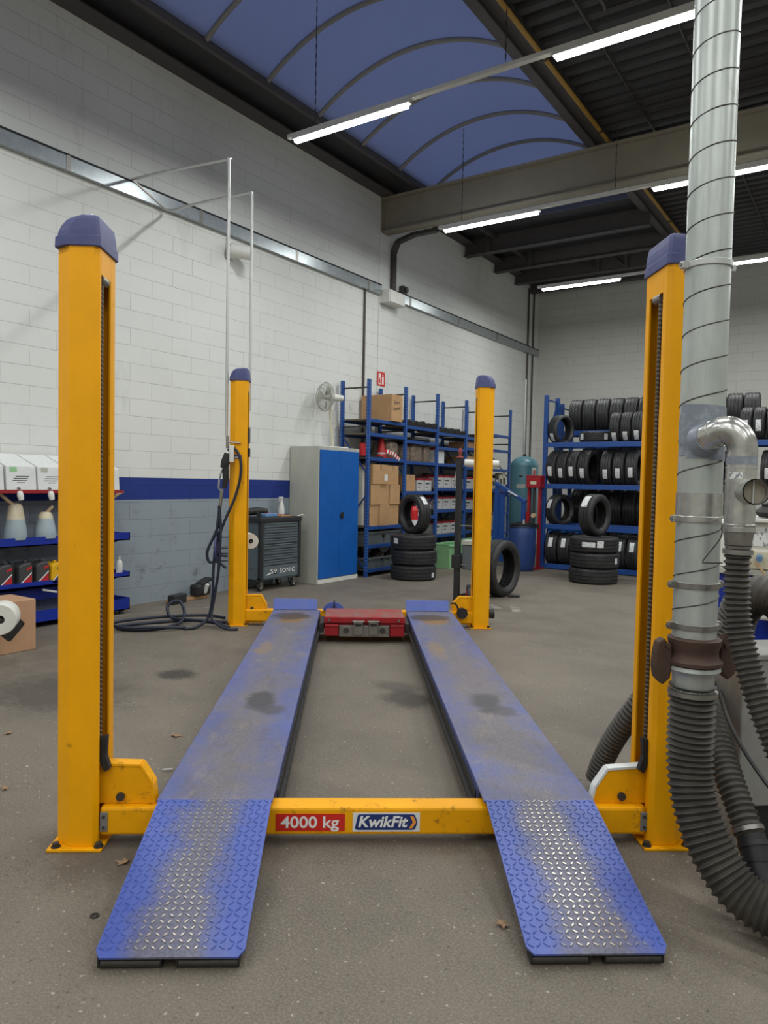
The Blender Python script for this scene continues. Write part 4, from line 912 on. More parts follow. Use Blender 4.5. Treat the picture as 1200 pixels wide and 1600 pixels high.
# floor clutter by the wall
o = MB().obox((-6.93,6.02,0.02),0.10,0.62,0.035,Matrix.Rotation(0.1,3,'Z')).build('wood_plank','wood',bevel=0.003); tag(o,'short raw wood plank on the floor against the grey wall','plank')
t = T('black_tool','black power tool with white tag lying on the wood plank by the wall','power tool',(-6.95,6.3,0.04))
m = MB(t); m.obox((-6.92,6.22,0.115),0.14,0.28,0.15,Matrix.Rotation(0.2,3,'Z')); m.build('tool_body','black',t,bevel=0.035)
m = MB(t); m.obox((-6.93,6.28,0.205),0.11,0.24,0.05,Matrix.Rotation(0.3,3,'Z')@Matrix.Rotation(0.2,3,'X')); m.build('tool_top','black',t,bevel=0.02)
MB(t).obox((-6.84,6.24,0.13),0.03,0.05,0.13,Matrix.Rotation(0.4,3,'Y')).build('white_tag','label_white',t,bevel=0.008)
o = MB().obox((-6.85,5.80,0.055),0.10,0.25,0.11,Matrix.Rotation(0.25,3,'Z')).build('small_case','tooldark',bevel=0.012); tag(o,'small dark case standing on the floor beside the plank','case')

# ------------------------------------------------------------------ wall rack with oil at the left
def jug(label, y, x, h, r, spout):
    t = T('measuring_jug',label,'jug',(x,y,0.872),0,'oil jugs on the blue wall rack')
    pr = [(r*0.98,0),(r,0.01),(r*0.9,h*0.35),(r*0.70,h*0.72),(r*0.60,h*0.90),(r*0.42,h*0.985),(r*0.16,h)]
    m = MB(); m.lathe(pr,26); m.build('jug_body','jug',t,smooth=True)
    m = MB(); m.tube([Vector(p) for p in spout],[0.017]*(len(spout)-1)+[0.012],12); m.build('spout','amber',t,smooth=True)
    return t
rk = T('wall_rack','deep blue wall rack with oil bottles and jugs left of the front left post','rack',(-6.95,3.6,0))
for z0, z1, nm in ((0.805,0.862,'tray'),(0.405,0.445,'tray'),(0.045,0.155,'tray')):
    m = MB(rk); m.box(-7.13,-6.74,1.6,5.05,z0,z0+0.012); m.box(-6.752,-6.74,1.6,5.05,z0,z1+ (0.03 if z0>0.5 else 0.012)); m.box(-7.13,-6.74,5.04,5.05,z0,z1+0.02); m.build(nm,'benchblue',rk)
for y in (2.0,4.93): MB(rk).box(-7.145,-7.11,y,y+0.04,0,1.35).build('upright','benchblue',rk)
m = MB(rk)
for yy in (2.3,4.95):
    for z in (0.805,0.405): m.add([(-7.13,yy,z),(-6.8,yy,z),(-7.13,yy,z-0.12),(-7.13,yy+0.012,z),(-6.8,yy+0.012,z),(-7.13,yy+0.012,z-0.12)],[(0,1,2),(5,4,3),(0,3,4,1),(1,4,5,2),(2,5,3,0)])
m.build('bracket','benchblue',rk)
m = MB(rk); m.box(-7.13,-6.72,1.6,4.95,1.318,1.345); m.build('red_tray','red',rk)
for y in (4.95,2.0): MB(rk).box(-6.80,-6.76,y,y+0.04,0,0.045).build('foot','darksteel',rk)
m = MB(rk); m.box(-7.10,-6.90,1.6,4.9,0.25,0.36); m.build('lower_panel','benchblue',rk)
for i, (y, lab) in enumerate(((3.37,'white fluid carton on the wall rack at the very left edge'),(3.685,'white fluid carton with a green square on its front, above the taller jug'),(3.995,'white fluid carton with an outlined square, right of the green-marked one'),(4.305,'white fluid carton mostly behind the front left post'),(4.62,'white fluid carton at the right end of the wall rack, just past the post'))):
    t = T('fluid_carton',lab,'carton',(-6.92,y+0.15,1.346),0,'white fluid cartons on the wall rack')
    m = MB(t); b = 0.0 if i < 4 else 0.0
    m.add([(-7.12,y,1.347),(-6.735,y,1.347),(-6.735,y+0.292,1.347),(-7.12,y+0.292,1.347),(-7.12,y,1.70),(-6.755,y,1.575),(-6.755,y+0.292,1.575),(-7.12,y+0.292,1.70)],[(0,3,2,1),(4,5,6,7),(0,1,5,4),(1,2,6,5),(2,3,7,6),(3,0,4,7)])
    m.build('carton_body','label_white',t,bevel=0.005)
    MB(t).cyl((-6.735,y+0.11,1.37),(-6.715,y+0.11,1.36),0.012,10).build('valve','steel',t,smooth=True)
    m = MB(t); m.tube([(-6.71,y+0.11,1.335),(-6.70,y+0.11,1.30),(-6.70,y+0.12,1.255)],[0.022,0.03,0.024],12); m.build('tap','white_plastic',t,smooth=True)
    if i in (1,2):
        m = MB(t); m.add([(-6.7485,y+0.035,1.522),(-6.7485,y+0.105,1.522),(-6.7535,y+0.105,1.566),(-6.7535,y+0.035,1.566)],[(0,1,2,3)]); m.build('front_mark','green' if i == 1 else 'cabgrey',t)
    m = MB(t)
    for k,(ya,yb,z) in enumerate(((0.09,0.22,1.475),(0.07,0.21,1.455),(0.06,0.20,1.435),(0.10,0.18,1.415))):
        f = lambda z: -6.735-0.02*(z-1.347)/0.238+0.001
        m.add([(f(z),y+ya,z),(f(z),y+yb,z),(f(z+0.007),y+yb,z+0.007),(f(z+0.007),y+ya,z+0.007)],[(0,1,2,3)])
    m.build('print','dark_print',t)
jug('taller milky measuring jug with a long amber spout on the wall rack',3.82,-6.83,0.35,0.105,[(0.0,-0.02,0.33),(0.02,-0.08,0.37),(0.02,-0.15,0.43),(0.02,-0.20,0.47)])
jug('shorter milky measuring jug with a stubby spout on the wall rack',4.125,-6.83,0.262,0.105,[(0.01,0.005,0.25),(0.03,0.03,0.29),(0.04,0.055,0.315)])
jug('milky measuring jug hidden by the front left post, its pale spout showing to the right',4.78,-6.86,0.33,0.10,[(0.0,0.04,0.32),(0.0,0.12,0.38),(0.0,0.20,0.43),(0.0,0.27,0.455)])
def bottle(label, y, x, w, h, body, stripe, d=0.09):
    t = T('oil_bottle',label,'bottle',(x,y,0.4172),0,'oil bottles on the wall rack')
    m = MB(); m.prism([(-w/2,0),(w/2,0),(w/2,h*0.80),(w/2-0.02,h*0.92),(w*0.12,h*0.94),(0,h*0.90),(-w*0.2,h*0.90),(-w/2,h*0.80)],-d,d,'x'); m.build('bottle_body',body,t,bevel=0.012)
    m = MB(); m.box(-0.02,0.02,w*0.12,w*0.42,h*0.90,h); m.build('cap',body,t,bevel=0.006)
    m = MB(); f = d+0.0012
    m.add([(f,-w*0.40,h*0.12),(f,w*0.42,h*0.12),(f,w*0.42,h*0.45),(f,-w*0.1,h*0.25)],[(0,1,2,3)]); m.build('label_panel',stripe,t,fix=False)
    m = MB(); m.add([(f+0.0004,w*0.05,h*0.62),(f+0.0004,w*0.42,h*0.70),(f+0.0004,w*0.42,h*0.80),(f+0.0004,w*0.05,h*0.72)],[(0,1,2,3)]); m.build('label_flash',stripe,t,fix=False)
    m = MB(); m.add([(f+0.0008,-w*0.42,h*0.14),(f+0.0008,-w*0.30,h*0.14),(f+0.0008,w*0.42,h*0.50),(f+0.0008,w*0.42,h*0.56)],[(0,1,2,3)]); m.build('label_stripe','label_text',t,fix=False)
    return t
bottle('dark grey oil bottle with red flash, leftmost on the lower rack tray',3.69,-6.85,0.135,0.245,'oilblack','oilred')
bottle('dark grey oil bottle with red flash, middle of the three in front',3.885,-6.85,0.135,0.245,'oilblack','oilred')
bottle('dark grey oil bottle with red flash, next to the yellow bottle',4.06,-6.85,0.135,0.245,'oilblack','oilred')
bottle('yellow oil bottle with blue label on the lower rack tray',4.19,-6.83,0.105,0.225,'oilyellow','navy')
bottle('orange-red oil bottle beside the yellow one, half behind the front left post',4.31,-6.83,0.10,0.22,'oilred','orange')
for yy, lab in ((3.79,'black oil bottle set back between the left and middle grey bottles'),(3.972,'black oil bottle set back between the middle and right grey bottles')):
    t = T('oil_bottle',lab,'bottle',(-6.90,yy,0.4172),0,'oil bottles on the wall rack')
    MB().prism([(-0.025,0),(0.025,0),(0.025,0.20),(0.01,0.225),(-0.015,0.225),(-0.025,0.2)],-0.08,0.08,'x').build('bottle_body','tooldark',t,bevel=0.008)
    MB().box(-0.02,0.02,-0.012,0.012,0.225,0.245).build('cap','tooldark',t,bevel=0.004)
t = T('spray_can','white spray bottle at the right end of the lower rack tray','bottle',(-6.86,5.0,0.4172))
m = MB(); m.lathe([(0.034,0),(0.036,0.01),(0.036,0.12),(0.03,0.15),(0.014,0.165),(0.012,0.19),(0,0.19)],18); m.build('bottle_body','white_plastic',t,smooth=True)
MB().cyl((0,0,0.188),(0,0,0.205),0.013,12).build('nozzle','white_plastic',t,smooth=True)
o = MB().obox((-6.78,4.14,0.345),0.02,0.16,0.02,Matrix.Rotation(-0.25,3,'X')).build('plastic_scraper','white_plastic',bevel=0.006); tag(o,'thin white plastic scraper stuck under the lower rack tray','scraper')
o.location.z = 0
t = T('cardboard_box','plain cardboard box with a dark diamond mark on the floor at the left edge','box',(-6.1,3.2,0))
MB(t).box(-6.33,-5.94,2.82,3.50,0.002,0.435).build('box_body','card_pale',t,bevel=0.004)
m = MB(t); cc = Vector((-5.9385,3.27,0.235)); m.add([cc+Vector((0,a*0.135,b*0.13)) for a,b in ((0,-1),(0.12,-0.95),(0.93,-0.1),(0.97,0.06),(0.1,0.95),(-0.08,0.97),(-0.95,0.1),(-0.95,-0.1),(-0.12,-0.95))],[tuple(range(9))]); m.build('diamond_mark','black',t,fix=False)
t = T('paper_roll_stand','white paper roll on a stand cut off by the left picture edge','paper roll',(-5.65,3.0,0))
c = Vector((-5.64,3.045,0.375)); ax = Vector((0.80,-0.6,0)).normalized()
q = Vector((0,0,1)).rotation_difference(ax).to_matrix().to_4x4(); q.translation = c
m = MB(t); m.lathe([(0.035,-0.11),(0.115,-0.11),(0.12,-0.10),(0.12,0.10),(0.115,0.11),(0.035,0.11)],36,q,closed=True); m.build('roll','paper',t,smooth=True)
m = MB(t); e = c-ax*0.0; p0 = c+Vector((-0.12,-0.30,0)); m.cyl(c-ax*0.13,c+ax*0.1,0.015,10); m.cyl(c-ax*0.13,p0,0.012,8); m.cyl((p0.x,p0.y,0.02),(p0.x,p0.y,0.40),0.015,10); m.build('stand_pole','darksteel',t,smooth=True)
MB(t).cyl((p0.x,p0.y,0.001),(p0.x,p0.y,0.022),0.14,24).build('stand_base','darksteel',t)

# ------------------------------------------------------------------ tool trolley
tb = T('tool_trolley','slate grey tool trolley with slim drawers in front of the pale cabinet','tool trolley',(-6.95,7.48,0))
x0, x1, y0, y1 = -7.12, -6.70, 7.05, 7.86
m = MB(tb); m.box(x0,x1-0.015,y0+0.03,y1-0.03,0.15,0.92); m.build('body','toolgrey',tb,bevel=0.004)
for yy in (y0,y1-0.05):
    m = MB(tb); m.box(x1-0.055,x1+0.005,yy,yy+0.05,0.15,0.92); m.build('corner_bumper','tooldark',tb,bevel=0.012)
m = MB(tb); m.box(x0,x1+0.01,y0-0.01,y1+0.01,0.92,0.985); m.build('top_tray','tooldark',tb,bevel=0.010)
m = MB(tb); m.box(x0+0.02,x1-0.02,y0+0.02,y1-0.02,0.984,0.988); m.build('top_mat','tooldark',tb)
m = MB(tb); m.box(x0+0.02,x1-0.02,y0+0.022,y0+0.0305,0.30,0.85); m.build('side_panel','toolgrey',tb)
m = MB(tb)
for r in range(5):
    for c in range(6): m.box(x0+0.18+0.035*c,x0+0.19+0.035*c,y0+0.0205,y0+0.0225,0.70+0.03*r,0.708+0.03*r)
m.build('peg_holes','tooldark',tb)
zz = 0.908
for k in range(8):
    h = 0.072
    d = MB(tb).box(x1-0.015,x1-0.002,y0+0.075,y1-0.075,zz-h+0.016,zz).build('drawer','toolgrey',tb,bevel=0.003)
    m = MB(tb); m.box(x1-0.002,x1+0.010,y0+0.08,y1-0.08,zz-0.012,zz-0.002); m.build('drawer_pull','toolgrey',d,bevel=0.003)
    m = MB(tb); m.box(x1-0.016,x1-0.004,y0+0.075,y1-0.075,zz-h,zz-h+0.015); m.build('drawer_gap','tooldark',d)
    zz -= h
pn = MB(tb).box(x1-0.015,x1-0.001,y0+0.06,y1-0.06,0.17,zz).build('name_panel','toolgrey',tb,bevel=0.003)
def TX(y, z, dx=0.0): return frame((x1+dx+6.95, y-7.48, z), (0,1,0), (0,0,1))
text('SONIC',0.085,'label_text','panel_lettering',pn,TX(7.43,0.228,0.0),offset=0.0006,width=0.30,spacing=1.15)
m = MB(tb); f = x1+0.0006
m.lathe([(0.0,0.0),(0.042,0.0)],20,Matrix.Translation((f,7.335,0.262))@Matrix.Rotation(PI/2,4,'Y')); m.build('emblem','oilred',pn,fix=False)
text('S9',0.085,'label_text','emblem_lettering',pn,TX(7.24,0.232,0.0012),offset=0.001,width=0.125)
m = MB(tb); m.add([(f,7.15,0.215),(f,7.24,0.25),(f,7.27,0.235),(f,7.20,0.215)],[(0,1,2,3)]); m.build('emblem_streak','label_text',pn,fix=False)
m = MB(tb); m.box(x1-0.06,x1+0.004,y1-0.06,y1,0.13,0.19); m.box(x1-0.06,x1+0.004,y0,y0+0.06,0.13,0.19); m.build('lower_corner','tooldark',tb,bevel=0.006)
for cx, cy in ((x1-0.07,y0+0.07),(x1-0.07,y1-0.08),(x0+0.08,y0+0.07),(x0+0.08,y1-0.08)):
    m = MB(tb); m.box(cx-0.03,cx+0.03,cy-0.035,cy+0.035,0.135,0.15); m.box(cx-0.028,cx-0.022,cy-0.03,cy+0.03,0.05,0.135); m.box(cx+0.022,cx+0.028,cy-0.03,cy+0.03,0.05,0.135); f_ = m.build('caster','steel',tb,bevel=0.002)
    MB(tb).cyl((cx-0.019,cy,0.055),(cx+0.019,cy,0.055),0.055,22).build('wheel','tooldark',f_,smooth=True,bevel=0.006)
    MB(tb).cyl((cx-0.021,cy,0.055),(cx+0.021,cy,0.055),0.022,14).build('hub','white_paint',f_,smooth=True)
ZT = 0.9885
t = T('spray_bottle','white trigger spray bottle standing on the tool trolley','spray bottle',(-7.02,7.80,ZT))
m = MB(); m.lathe([(0.046,0),(0.048,0.01),(0.046,0.08),(0.030,0.16),(0.016,0.20),(0.015,0.23),(0,0.23)],22); m.build('bottle_body','white_plastic',t,smooth=True)
m = MB(); m.box(-0.012,0.012,-0.055,0.03,0.232,0.262); m.box(-0.008,0.008,-0.05,-0.03,0.195,0.235); m.build('trigger_head','white_plastic',t,bevel=0.005)
t = T('impact_wrench','black impact wrench lying at the left end of the tool trolley top','power tool',(-6.95,7.24,ZT))
m = MB(); m.tube([(-0.06,-0.12,0.06),(0.0,0.0,0.075),(0.04,0.14,0.07)],[0.05,0.055,0.04],14); m.build('motor_body','black',t,smooth=True)
m = MB(); m.tube([(0,-0.02,0.055),(0.10,-0.08,0.035),(0.14,-0.12,0.03)],[0.03,0.028,0.028],12); m.build('handle','black',t,smooth=True)
t = T('blue_packet','flat blue packet with red stripe on the tool trolley top','packet',(-6.82,7.33,ZT))
MB().obox((0,0,0.025),0.10,0.26,0.048,Matrix.Rotation(0.1,3,'Z')).build('packet_body','skyblue',t,bevel=0.01)
MB().obox((-0.01,-0.01,0.051),0.05,0.18,0.005,Matrix.Rotation(0.1,3,'Z')).build('red_stripe','oilred',t)
t = T('tool_tray','shallow tan tray of small tools on the tool trolley top','tray',(-6.84,7.62,ZT))
m = MB(); m.obox((0,0,0.008),0.16,0.22,0.014); m.build('tray_board','card',t,bevel=0.003)
m = MB(); m.bar((-0.05,-0.08,0.02),(0.03,0.09,0.02),0.012); m.build('file','redplastic',t)
m = MB(); m.bar((0.04,-0.09,0.02),(0.05,0.06,0.02),0.014); m.build('driver','darksteel',t)
o = MB().tube(smoothpath([(-6.70,7.78,ZT+0.006),(-6.68,7.86,ZT+0.02),(-6.70,7.93,ZT+0.005)],6),0.008,8).build('white_lead','white_plastic',smooth=True); tag(o,'short white lead hanging over the right corner of the tool trolley','cable')

# ------------------------------------------------------------------ cabinet and fan
cb = T('steel_cabinet','tall pale grey steel cabinet with two blue doors against the left wall','cabinet',(-6.86,8.6,0))
MB(cb).box(-7.135,-6.60,8.10,9.08,0.0,1.985).build('carcass','cabgrey',cb,bevel=0.004)
for ya, yb in ((8.125,8.590),(8.594,9.055)):
    d = MB(cb).box(-6.60,-6.583,ya,yb,0.075,1.935).build('door','doorblue',cb,bevel=0.003)
MB(cb).box(-6.60,-6.585,8.11,9.07,0.005,0.065).build('plinth','white_paint',cb)
m = MB(cb); m.cyl((-6.583,8.63,0.985),(-6.560,8.63,0.985),0.035,16); m.obox((-6.555,8.63,0.985),0.02,0.028,0.10); m.build('handle','black',d,smooth=True,bevel=0.003)
fn = T('pedestal_fan','cream pedestal fan standing on the tall cabinet','fan',(-6.92,8.80,1.986))
MB(fn).obox((-6.92,8.80,2.0),0.30,0.46,0.022).build('base','white_paint',fn,bevel=0.008)
MB(fn).tube([(-6.92,8.83,2.01),(-6.92,8.78,2.30),(-6.92,8.735,2.62)],[0.022,0.018,0.016],12).build('pole','cream',fn,smooth=True)
MB(fn).tube(smoothpath([(-6.90,8.73,2.60),(-6.88,8.80,2.45),(-6.87,8.84,2.35),(-6.89,8.79,2.26)],6),0.006,8).build('cord','cream',fn,smooth=True)
fc = Vector((-6.90,8.60,2.745)); fd = Vector((-0.36,-0.92,0.0)).normalized()
q = Vector((0,0,1)).rotation_difference(fd).to_matrix().to_4x4(); q.translation = fc
m = MB(fn); m.cyl(fc-fd*0.08,fc-fd*0.30,0.062,18,r2=0.045); m.cyl(Vector((-6.92,8.735,2.60)),fc-fd*0.17,0.025,10); m.build('motor','white_paint',fn,smooth=True)
g = None
m = MB(fn); R = 0.215
for rr_, zz_ in ((R,0.0),(R*0.85,0.055),(R*0.85,-0.055),(R*0.6,0.08),(R*0.6,-0.08),(R*0.35,0.088)):
    m.tube([q @ Vector((rr_*math.cos(2*PI*k/40),rr_*math.sin(2*PI*k/40),zz_)) for k in range(41)],0.007 if rr_ == R else 0.003,6,cap=False)
for k in range(40):
    a = 2*PI*k/40
    m.tube([q @ Vector((rr_*math.cos(a),rr_*math.sin(a),zz_)) for rr_, zz_ in ((0.05,0.09),(R*0.6,0.08),(R*0.85,0.055),(R,0.0),(R*0.85,-0.055),(R*0.6,-0.08),(0.05,-0.085))],0.0022,5)
m.build('guard','cabgrey',fn,smooth=True)
m = MB(fn)
for k in range(3):
    a = 2*PI*k/3+0.4; vs = []
    for r_, w_, tw in ((0.03,0.02,0.5),(0.09,0.075,0.45),(0.15,0.10,0.35),(0.19,0.07,0.3)):
        for sgn in (-1,1):
            aa = a + sgn*w_/max(r_,0.06)*0.5; vs.append(q @ Vector((r_*math.cos(aa),r_*math.sin(aa),sgn*0.03*tw)))
    m.add(vs,[(0,1,3,2),(2,3,5,4),(4,5,7,6)])
b_ = m.build('blades','cabgrey',fn,smooth=True); so = b_.modifiers.new('thick','SOLIDIFY'); so.thickness = 0.003
m = MB(fn); m.cyl(q @ Vector((0,0,-0.08)),q @ Vector((0,0,0.095)),0.04,18); m.build('hub','cabgrey',fn,smooth=True)

# ------------------------------------------------------------------ blue shelving along the left wall
sh = T('storage_shelving','blue boltless shelving of five bays along the left wall past the cabinet','shelving',(-6.8,11.9,0))
PY = [9.24,10.30,11.36,12.46,13.46,14.47]; XF, XBk = -6.55, -7.06
for yy in PY:
    for x in (XF, XBk):
        m = MB(sh).box(x-0.022,x+0.022,yy-0.03,yy+0.03,0.0,3.07); m.cur = 1; z = 0.1
        while z < 3.05:
            m.box(x-0.005,x+0.005,yy-0.0308,yy-0.0302,z,z+0.022)
            if x == XF: m.box(x+0.0222,x+0.0226,yy-0.006,yy+0.006,z,z+0.022)
            z += 0.05
        m.build('post',['rackblue','skyblue'],sh)
    for z in (2.947,2.34): MB(sh).box(XBk+0.023,XF-0.023,yy-0.01,yy+0.01,z-0.012,z+0.012).build('cross_rod','darksteel',sh)
    for za, zb in ((2.2,1.6),(0.7,1.3),(0.62,0.1)): MB(sh).bar((XBk,yy,za),(XF,yy,zb),0.025,0.015).build('brace','rackblue',sh)
LV = [(2.47,2.25,1.87,0.79,0.50,0.12),(2.44,2.20,1.85,1.34,0.91,0.48),(2.40,2.14,1.845,1.40,1.01,0.56),(2.38,2.18,1.81,1.385,0.985,0.58),(2.51,2.20,1.80,1.39,0.90,0.49)]
for bay in range(5):
    ya, yb = PY[bay]+0.031, PY[bay+1]-0.031
    for z in LV[bay]:
        m = MB(sh); m.box(XF-0.02,XF+0.018,ya,yb,z-0.055,z); m.box(XBk-0.018,XBk+0.02,ya,yb,z-0.055,z); b_ = m.build('shelf_beam','rackblue',sh,bevel=0.004)
        m = MB(sh); m.box(XBk+0.021,XF-0.021,ya,yb,z-0.024,z-0.003); m.build('shelf_board','shelfwood',sh)
S = 0.0012
def carton(label, x0, x1, y0, y1, z0, z1, group=None, mt='card', rot=0.0, tape=True):
    cx, cy = (x0+x1)/2, (y0+y1)/2
    t = T('cardboard_box',label,'box',(cx,cy,z0),rot,group)
    a, b, h = (x1-x0)/2, (y1-y0)/2, z1-z0
    MB().box(-a,a,-b,b,S,h).build('box_body',mt,t,bevel=0.004)
    if tape:
        m = MB(); m.box(-a,a,-0.025,0.025,h,h+0.001); m.box(a,a+0.001,-0.025,0.025,h-0.09,h); m.box(-0.001,0.001,-0.001,0.001,h*0.5,h*0.5+0.002); m.build('packing_tape','tape',t)
    return t
t = carton('large cardboard box with handwriting on top of the blue shelving',-7.10,-6.50,9.80,10.13,2.47,2.90)
text('Extra',0.085,'dark_print','handwriting',t,frame((0.302,-0.10,0.27),(0,1,0.1),(0,-0.1,1)),shear=0.3,extrude=0.0004,width=0.17)
text('Sommer',0.085,'dark_print','handwriting',t,frame((0.302,-0.12,0.17),(0,1,0.15),(0,-0.15,1)),shear=0.3,extrude=0.0004,width=0.22)
G = 'brown cardboard boxes stacked in the first bay'
rows = [(0.79,1.125),(1.126,1.45)]
names = ['bottom','middle']
for r,(za,zb) in enumerate(rows):
    for c,(ya,yb,wd) in enumerate(((9.33,9.58,'left'),(9.59,9.86,'centre'),(9.87,10.16,'right'))):
        carton('brown cardboard box, %s one in the %s row of the first bay stack' % (wd,names[r]),-7.0,-6.56+0.02*((c+r)%2),ya,yb,za,zb,G,'card',0.0, False)
t = carton('brown cardboard box with a white label on top of the first bay stack, front one',-6.95,-6.53,9.36,9.80,1.451,1.762,G)
MB().box(0.2105,0.2115,0.10,0.19,0.06,0.16).build('address_label','label_white',t)
carton('brown cardboard box on top of the first bay stack, right behind the labelled one',-6.98,-6.56,9.82,10.14,1.451,1.757,G)
carton('cardboard box with an open flap beside the second shelving post',-7.0,-6.58,10.36,10.70,1.34,1.62,None,'card')
carton('brown box with white end panel on the second bay above the blue tubs',-6.98,-6.60,10.36,10.70,0.91,1.18,None,'card',0,False)
o = MB().box(-7.0,-6.66,9.27,9.32,0.80,1.72).build('long_carton','white_paint',bevel=0.006); tag(o,'long white upright carton between the cabinet and the cardboard stack','carton')
# wrapped bundles
def bundle(label, y0, y1, z0, z1, x0=-7.0, x1=-6.62):
    t = T('wrapped_bundle',label,'bundle',((x0+x1)/2,(y0+y1)/2,z0),0,'brown film-wrapped bundles')
    a, b, h = (x1-x0)/2,(y1-y0)/2,z1-z0; m = MB(); rings = []
    for z, s in ((S,0.92),(h*0.15,1.0),(h*0.5,0.97),(h*0.85,1.0),(h,0.86)):
        rings.append([((a*s)*math.copysign(abs(math.cos(k*2*PI/20))**0.45,math.cos(k*2*PI/20)),(b*s)*math.copysign(abs(math.sin(k*2*PI/20))**0.45,math.sin(k*2*PI/20)),z) for k in range(20)])
    m.loft(rings); m.build('wrapped_body','wrap',t,smooth=True)
bundle('film-wrapped brown bundle behind the red cone, on the first bay',9.93,10.26,1.87,2.15)
bundle('film-wrapped brown bundle just right of the second shelving post',10.36,10.62,1.85,2.12)
bundle('film-wrapped pale brown bundle in the middle of the second bay',10.64,11.05,1.85,2.15)
bundle('film-wrapped pale brown bundle at the right end of the second bay',11.07,11.29,1.85,2.14)
carton('brown carton lying on the fourth bay above the batteries',-7.0,-6.6,12.55,13.2,1.81,2.02,None,'card')
carton('brown carton on the upper shelf of the fourth bay',-7.0,-6.62,12.6,13.3,2.18,2.30,None,'card_pale')
t = T('white_carton','white carton with a red lid right of the wrapped bundles','carton',(-6.8,11.48,1.845))
MB().box(-0.2,0.2,-0.07,0.25,S,0.24).build('carton_body','label_white',t,bevel=0.004); MB().box(-0.205,0.205,-0.075,0.255,0.241,0.27).build('lid','redlabel',t,bevel=0.004)
t = T('traffic_cone','red cone with white striped tape on the shelf above the cardboard stack','cone',(-6.72,9.86,1.871))
m = MB(); m.obox((0,0,0.012),0.26,0.26,0.02); m.build('base','redplastic',t,bevel=0.004)
MB().lathe([(0.085,0.022),(0.03,0.32),(0,0.325)],20).build('cone_body','redplastic',t,smooth=True)
m = MB(); m.lathe([(0.077,0.07),(0.064,0.13)],20); m.build('white_band','label_white',t,smooth=True)
t = T('barrier_tape','red and white barrier tape trailing from the cone to the shelf edge','tape',(-6.6,9.95,1.871))
pts = smoothpath([(-6.60,9.80,1.99),(-6.57,9.88,1.97),(-6.545,9.95,1.95),(-6.53,10.03,1.90),(-6.525,10.10,1.86)],6)
for k in range(len(pts)-1):
    m = MB(t); m.bar(pts[k],pts[k+1],0.006,0.06); m.build('tape_stripe','redplastic' if k%4<2 else 'label_white',t)
o = MB().cyl((-6.78,9.42,1.8725),(-6.78,9.42,2.10),0.055,20).build('red_canister','redplastic',smooth=True,bevel=0.01); tag(o,'plain red cylinder standing left on the shelf beside the cone','canister')
o = MB().obox((-6.80,9.62,1.885),0.42,0.66,0.025).build('dark_mat','rubbermat',bevel=0.004); tag(o,'flat dark mat under the red cylinder on the first bay','mat'); o.location.z = -0.0
# black rubber mats along the top
random.seed(11)
t = T('rubber_mats','black rubber mats piled along the top shelf, ragged edge up','mat pile',(-6.8,11.2,2.44))
for (ya,yb,z0) in ((10.36,11.32,2.445),(11.40,12.40,2.405)):
    m = MB(t); n = 30; vs = []; fs = []
    for k in range(n+1):
        yy = ya+(yb-ya)*k/n; h = 0.05+0.035*random.random()+0.02*math.sin(k*0.9)
        vs += [(-7.0,yy,z0),(-6.54,yy,z0),(-6.53,yy,z0+h),(-7.0,yy,z0+h*0.9)]
    for k in range(n):
        for j in range(4): fs.append((k*4+j,k*4+(j+1)%4,k*4+4+(j+1)%4,k*4+4+j))
    fs += [(3,2,1,0),(n*4,n*4+1,n*4+2,n*4+3)]
    m.add(vs,fs); m.build('mat_layer','rubbermat',t)
o = MB().lathe([(0.30,0.0),(0.33,0.02),(0.30,0.06),(0.22,0.07),(0.22,0.0)],28,Matrix.Translation((-6.82,10.95,2.202)),closed=True).build('black_ring','rubbermat',smooth=True); tag(o,'flat black rubber ring on the second shelf under the mats','ring')
# car batteries: white cases, red lids, black terminals
def battery(label, y0, y1, z0, h=0.19):
    t = T('car_battery',label,'battery',(-6.79,(y0+y1)/2,z0),0,'white car batteries on the shelving')
    b = (y1-y0)/2; MB().box(-0.18,0.19,-b,b,S,h).build('case','battery_white',t,bevel=0.005)
    l = MB().box(-0.18,0.19,-b,b,h,h+0.035).build('lid','red',t,bevel=0.004)
    m = MB()
    for s_ in (-1,1): m.cyl((0.12,s_*b*0.6,h+0.035),(0.12,s_*b*0.6,h+0.06),0.014,10); m.box(0.05,0.15,s_*b*0.6-0.03,s_*b*0.6+0.03,h+0.035,h+0.05)
    m.box(-0.12,0.0,-b*0.8,b*0.8,h+0.035,h+0.075); m.build('terminal_cover','tooldark',l,bevel=0.004)
    m = MB(); m.box(0.1905,0.1912,-b*0.8,b*0.3,h*0.65,h*0.78); m.box(0.1905,0.1912,-b*0.8,-b*0.1,h*0.35,h*0.42); m.build('print','dark_print',t)
B = [(2,'third bay',1.40,11.44,3,0.31),(1,'second bay',1.34,10.80,2,0.26),(2,'third bay',1.01,11.42,3,0.31),(2,'third bay',0.56,11.42,3,0.31),(1,'second bay',0.91,10.80,2,0.26),(3,'fourth bay',1.385,12.54,2,0.4),(3,'fourth bay',0.985,12.54,2,0.4)]
nm3 = ['left','middle','right']
for bay, wh, z, ya, n, pw in B:
    hgt = {1.40:'upper battery',1.34:'upper battery',1.01:'middle battery',0.56:'lowest battery',0.91:'lower battery',1.385:'upper battery',0.985:'lower battery'}[z]
    for k in range(n):
        battery('%s white red-lidded battery, %s shelf of the %s' % (nm3[k] if n == 3 else ('left','right')[k],hgt.split()[0],wh), ya+k*pw, ya+k*pw+pw-0.03, z)
for z, lab in ((0.91,'lower'),(1.06,'upper')):
    t = T('blue_tub','pale blue plastic tub beside the cardboard stack, %s of two' % lab,'tub',(-6.66,10.22,z),0,'pale blue tubs')
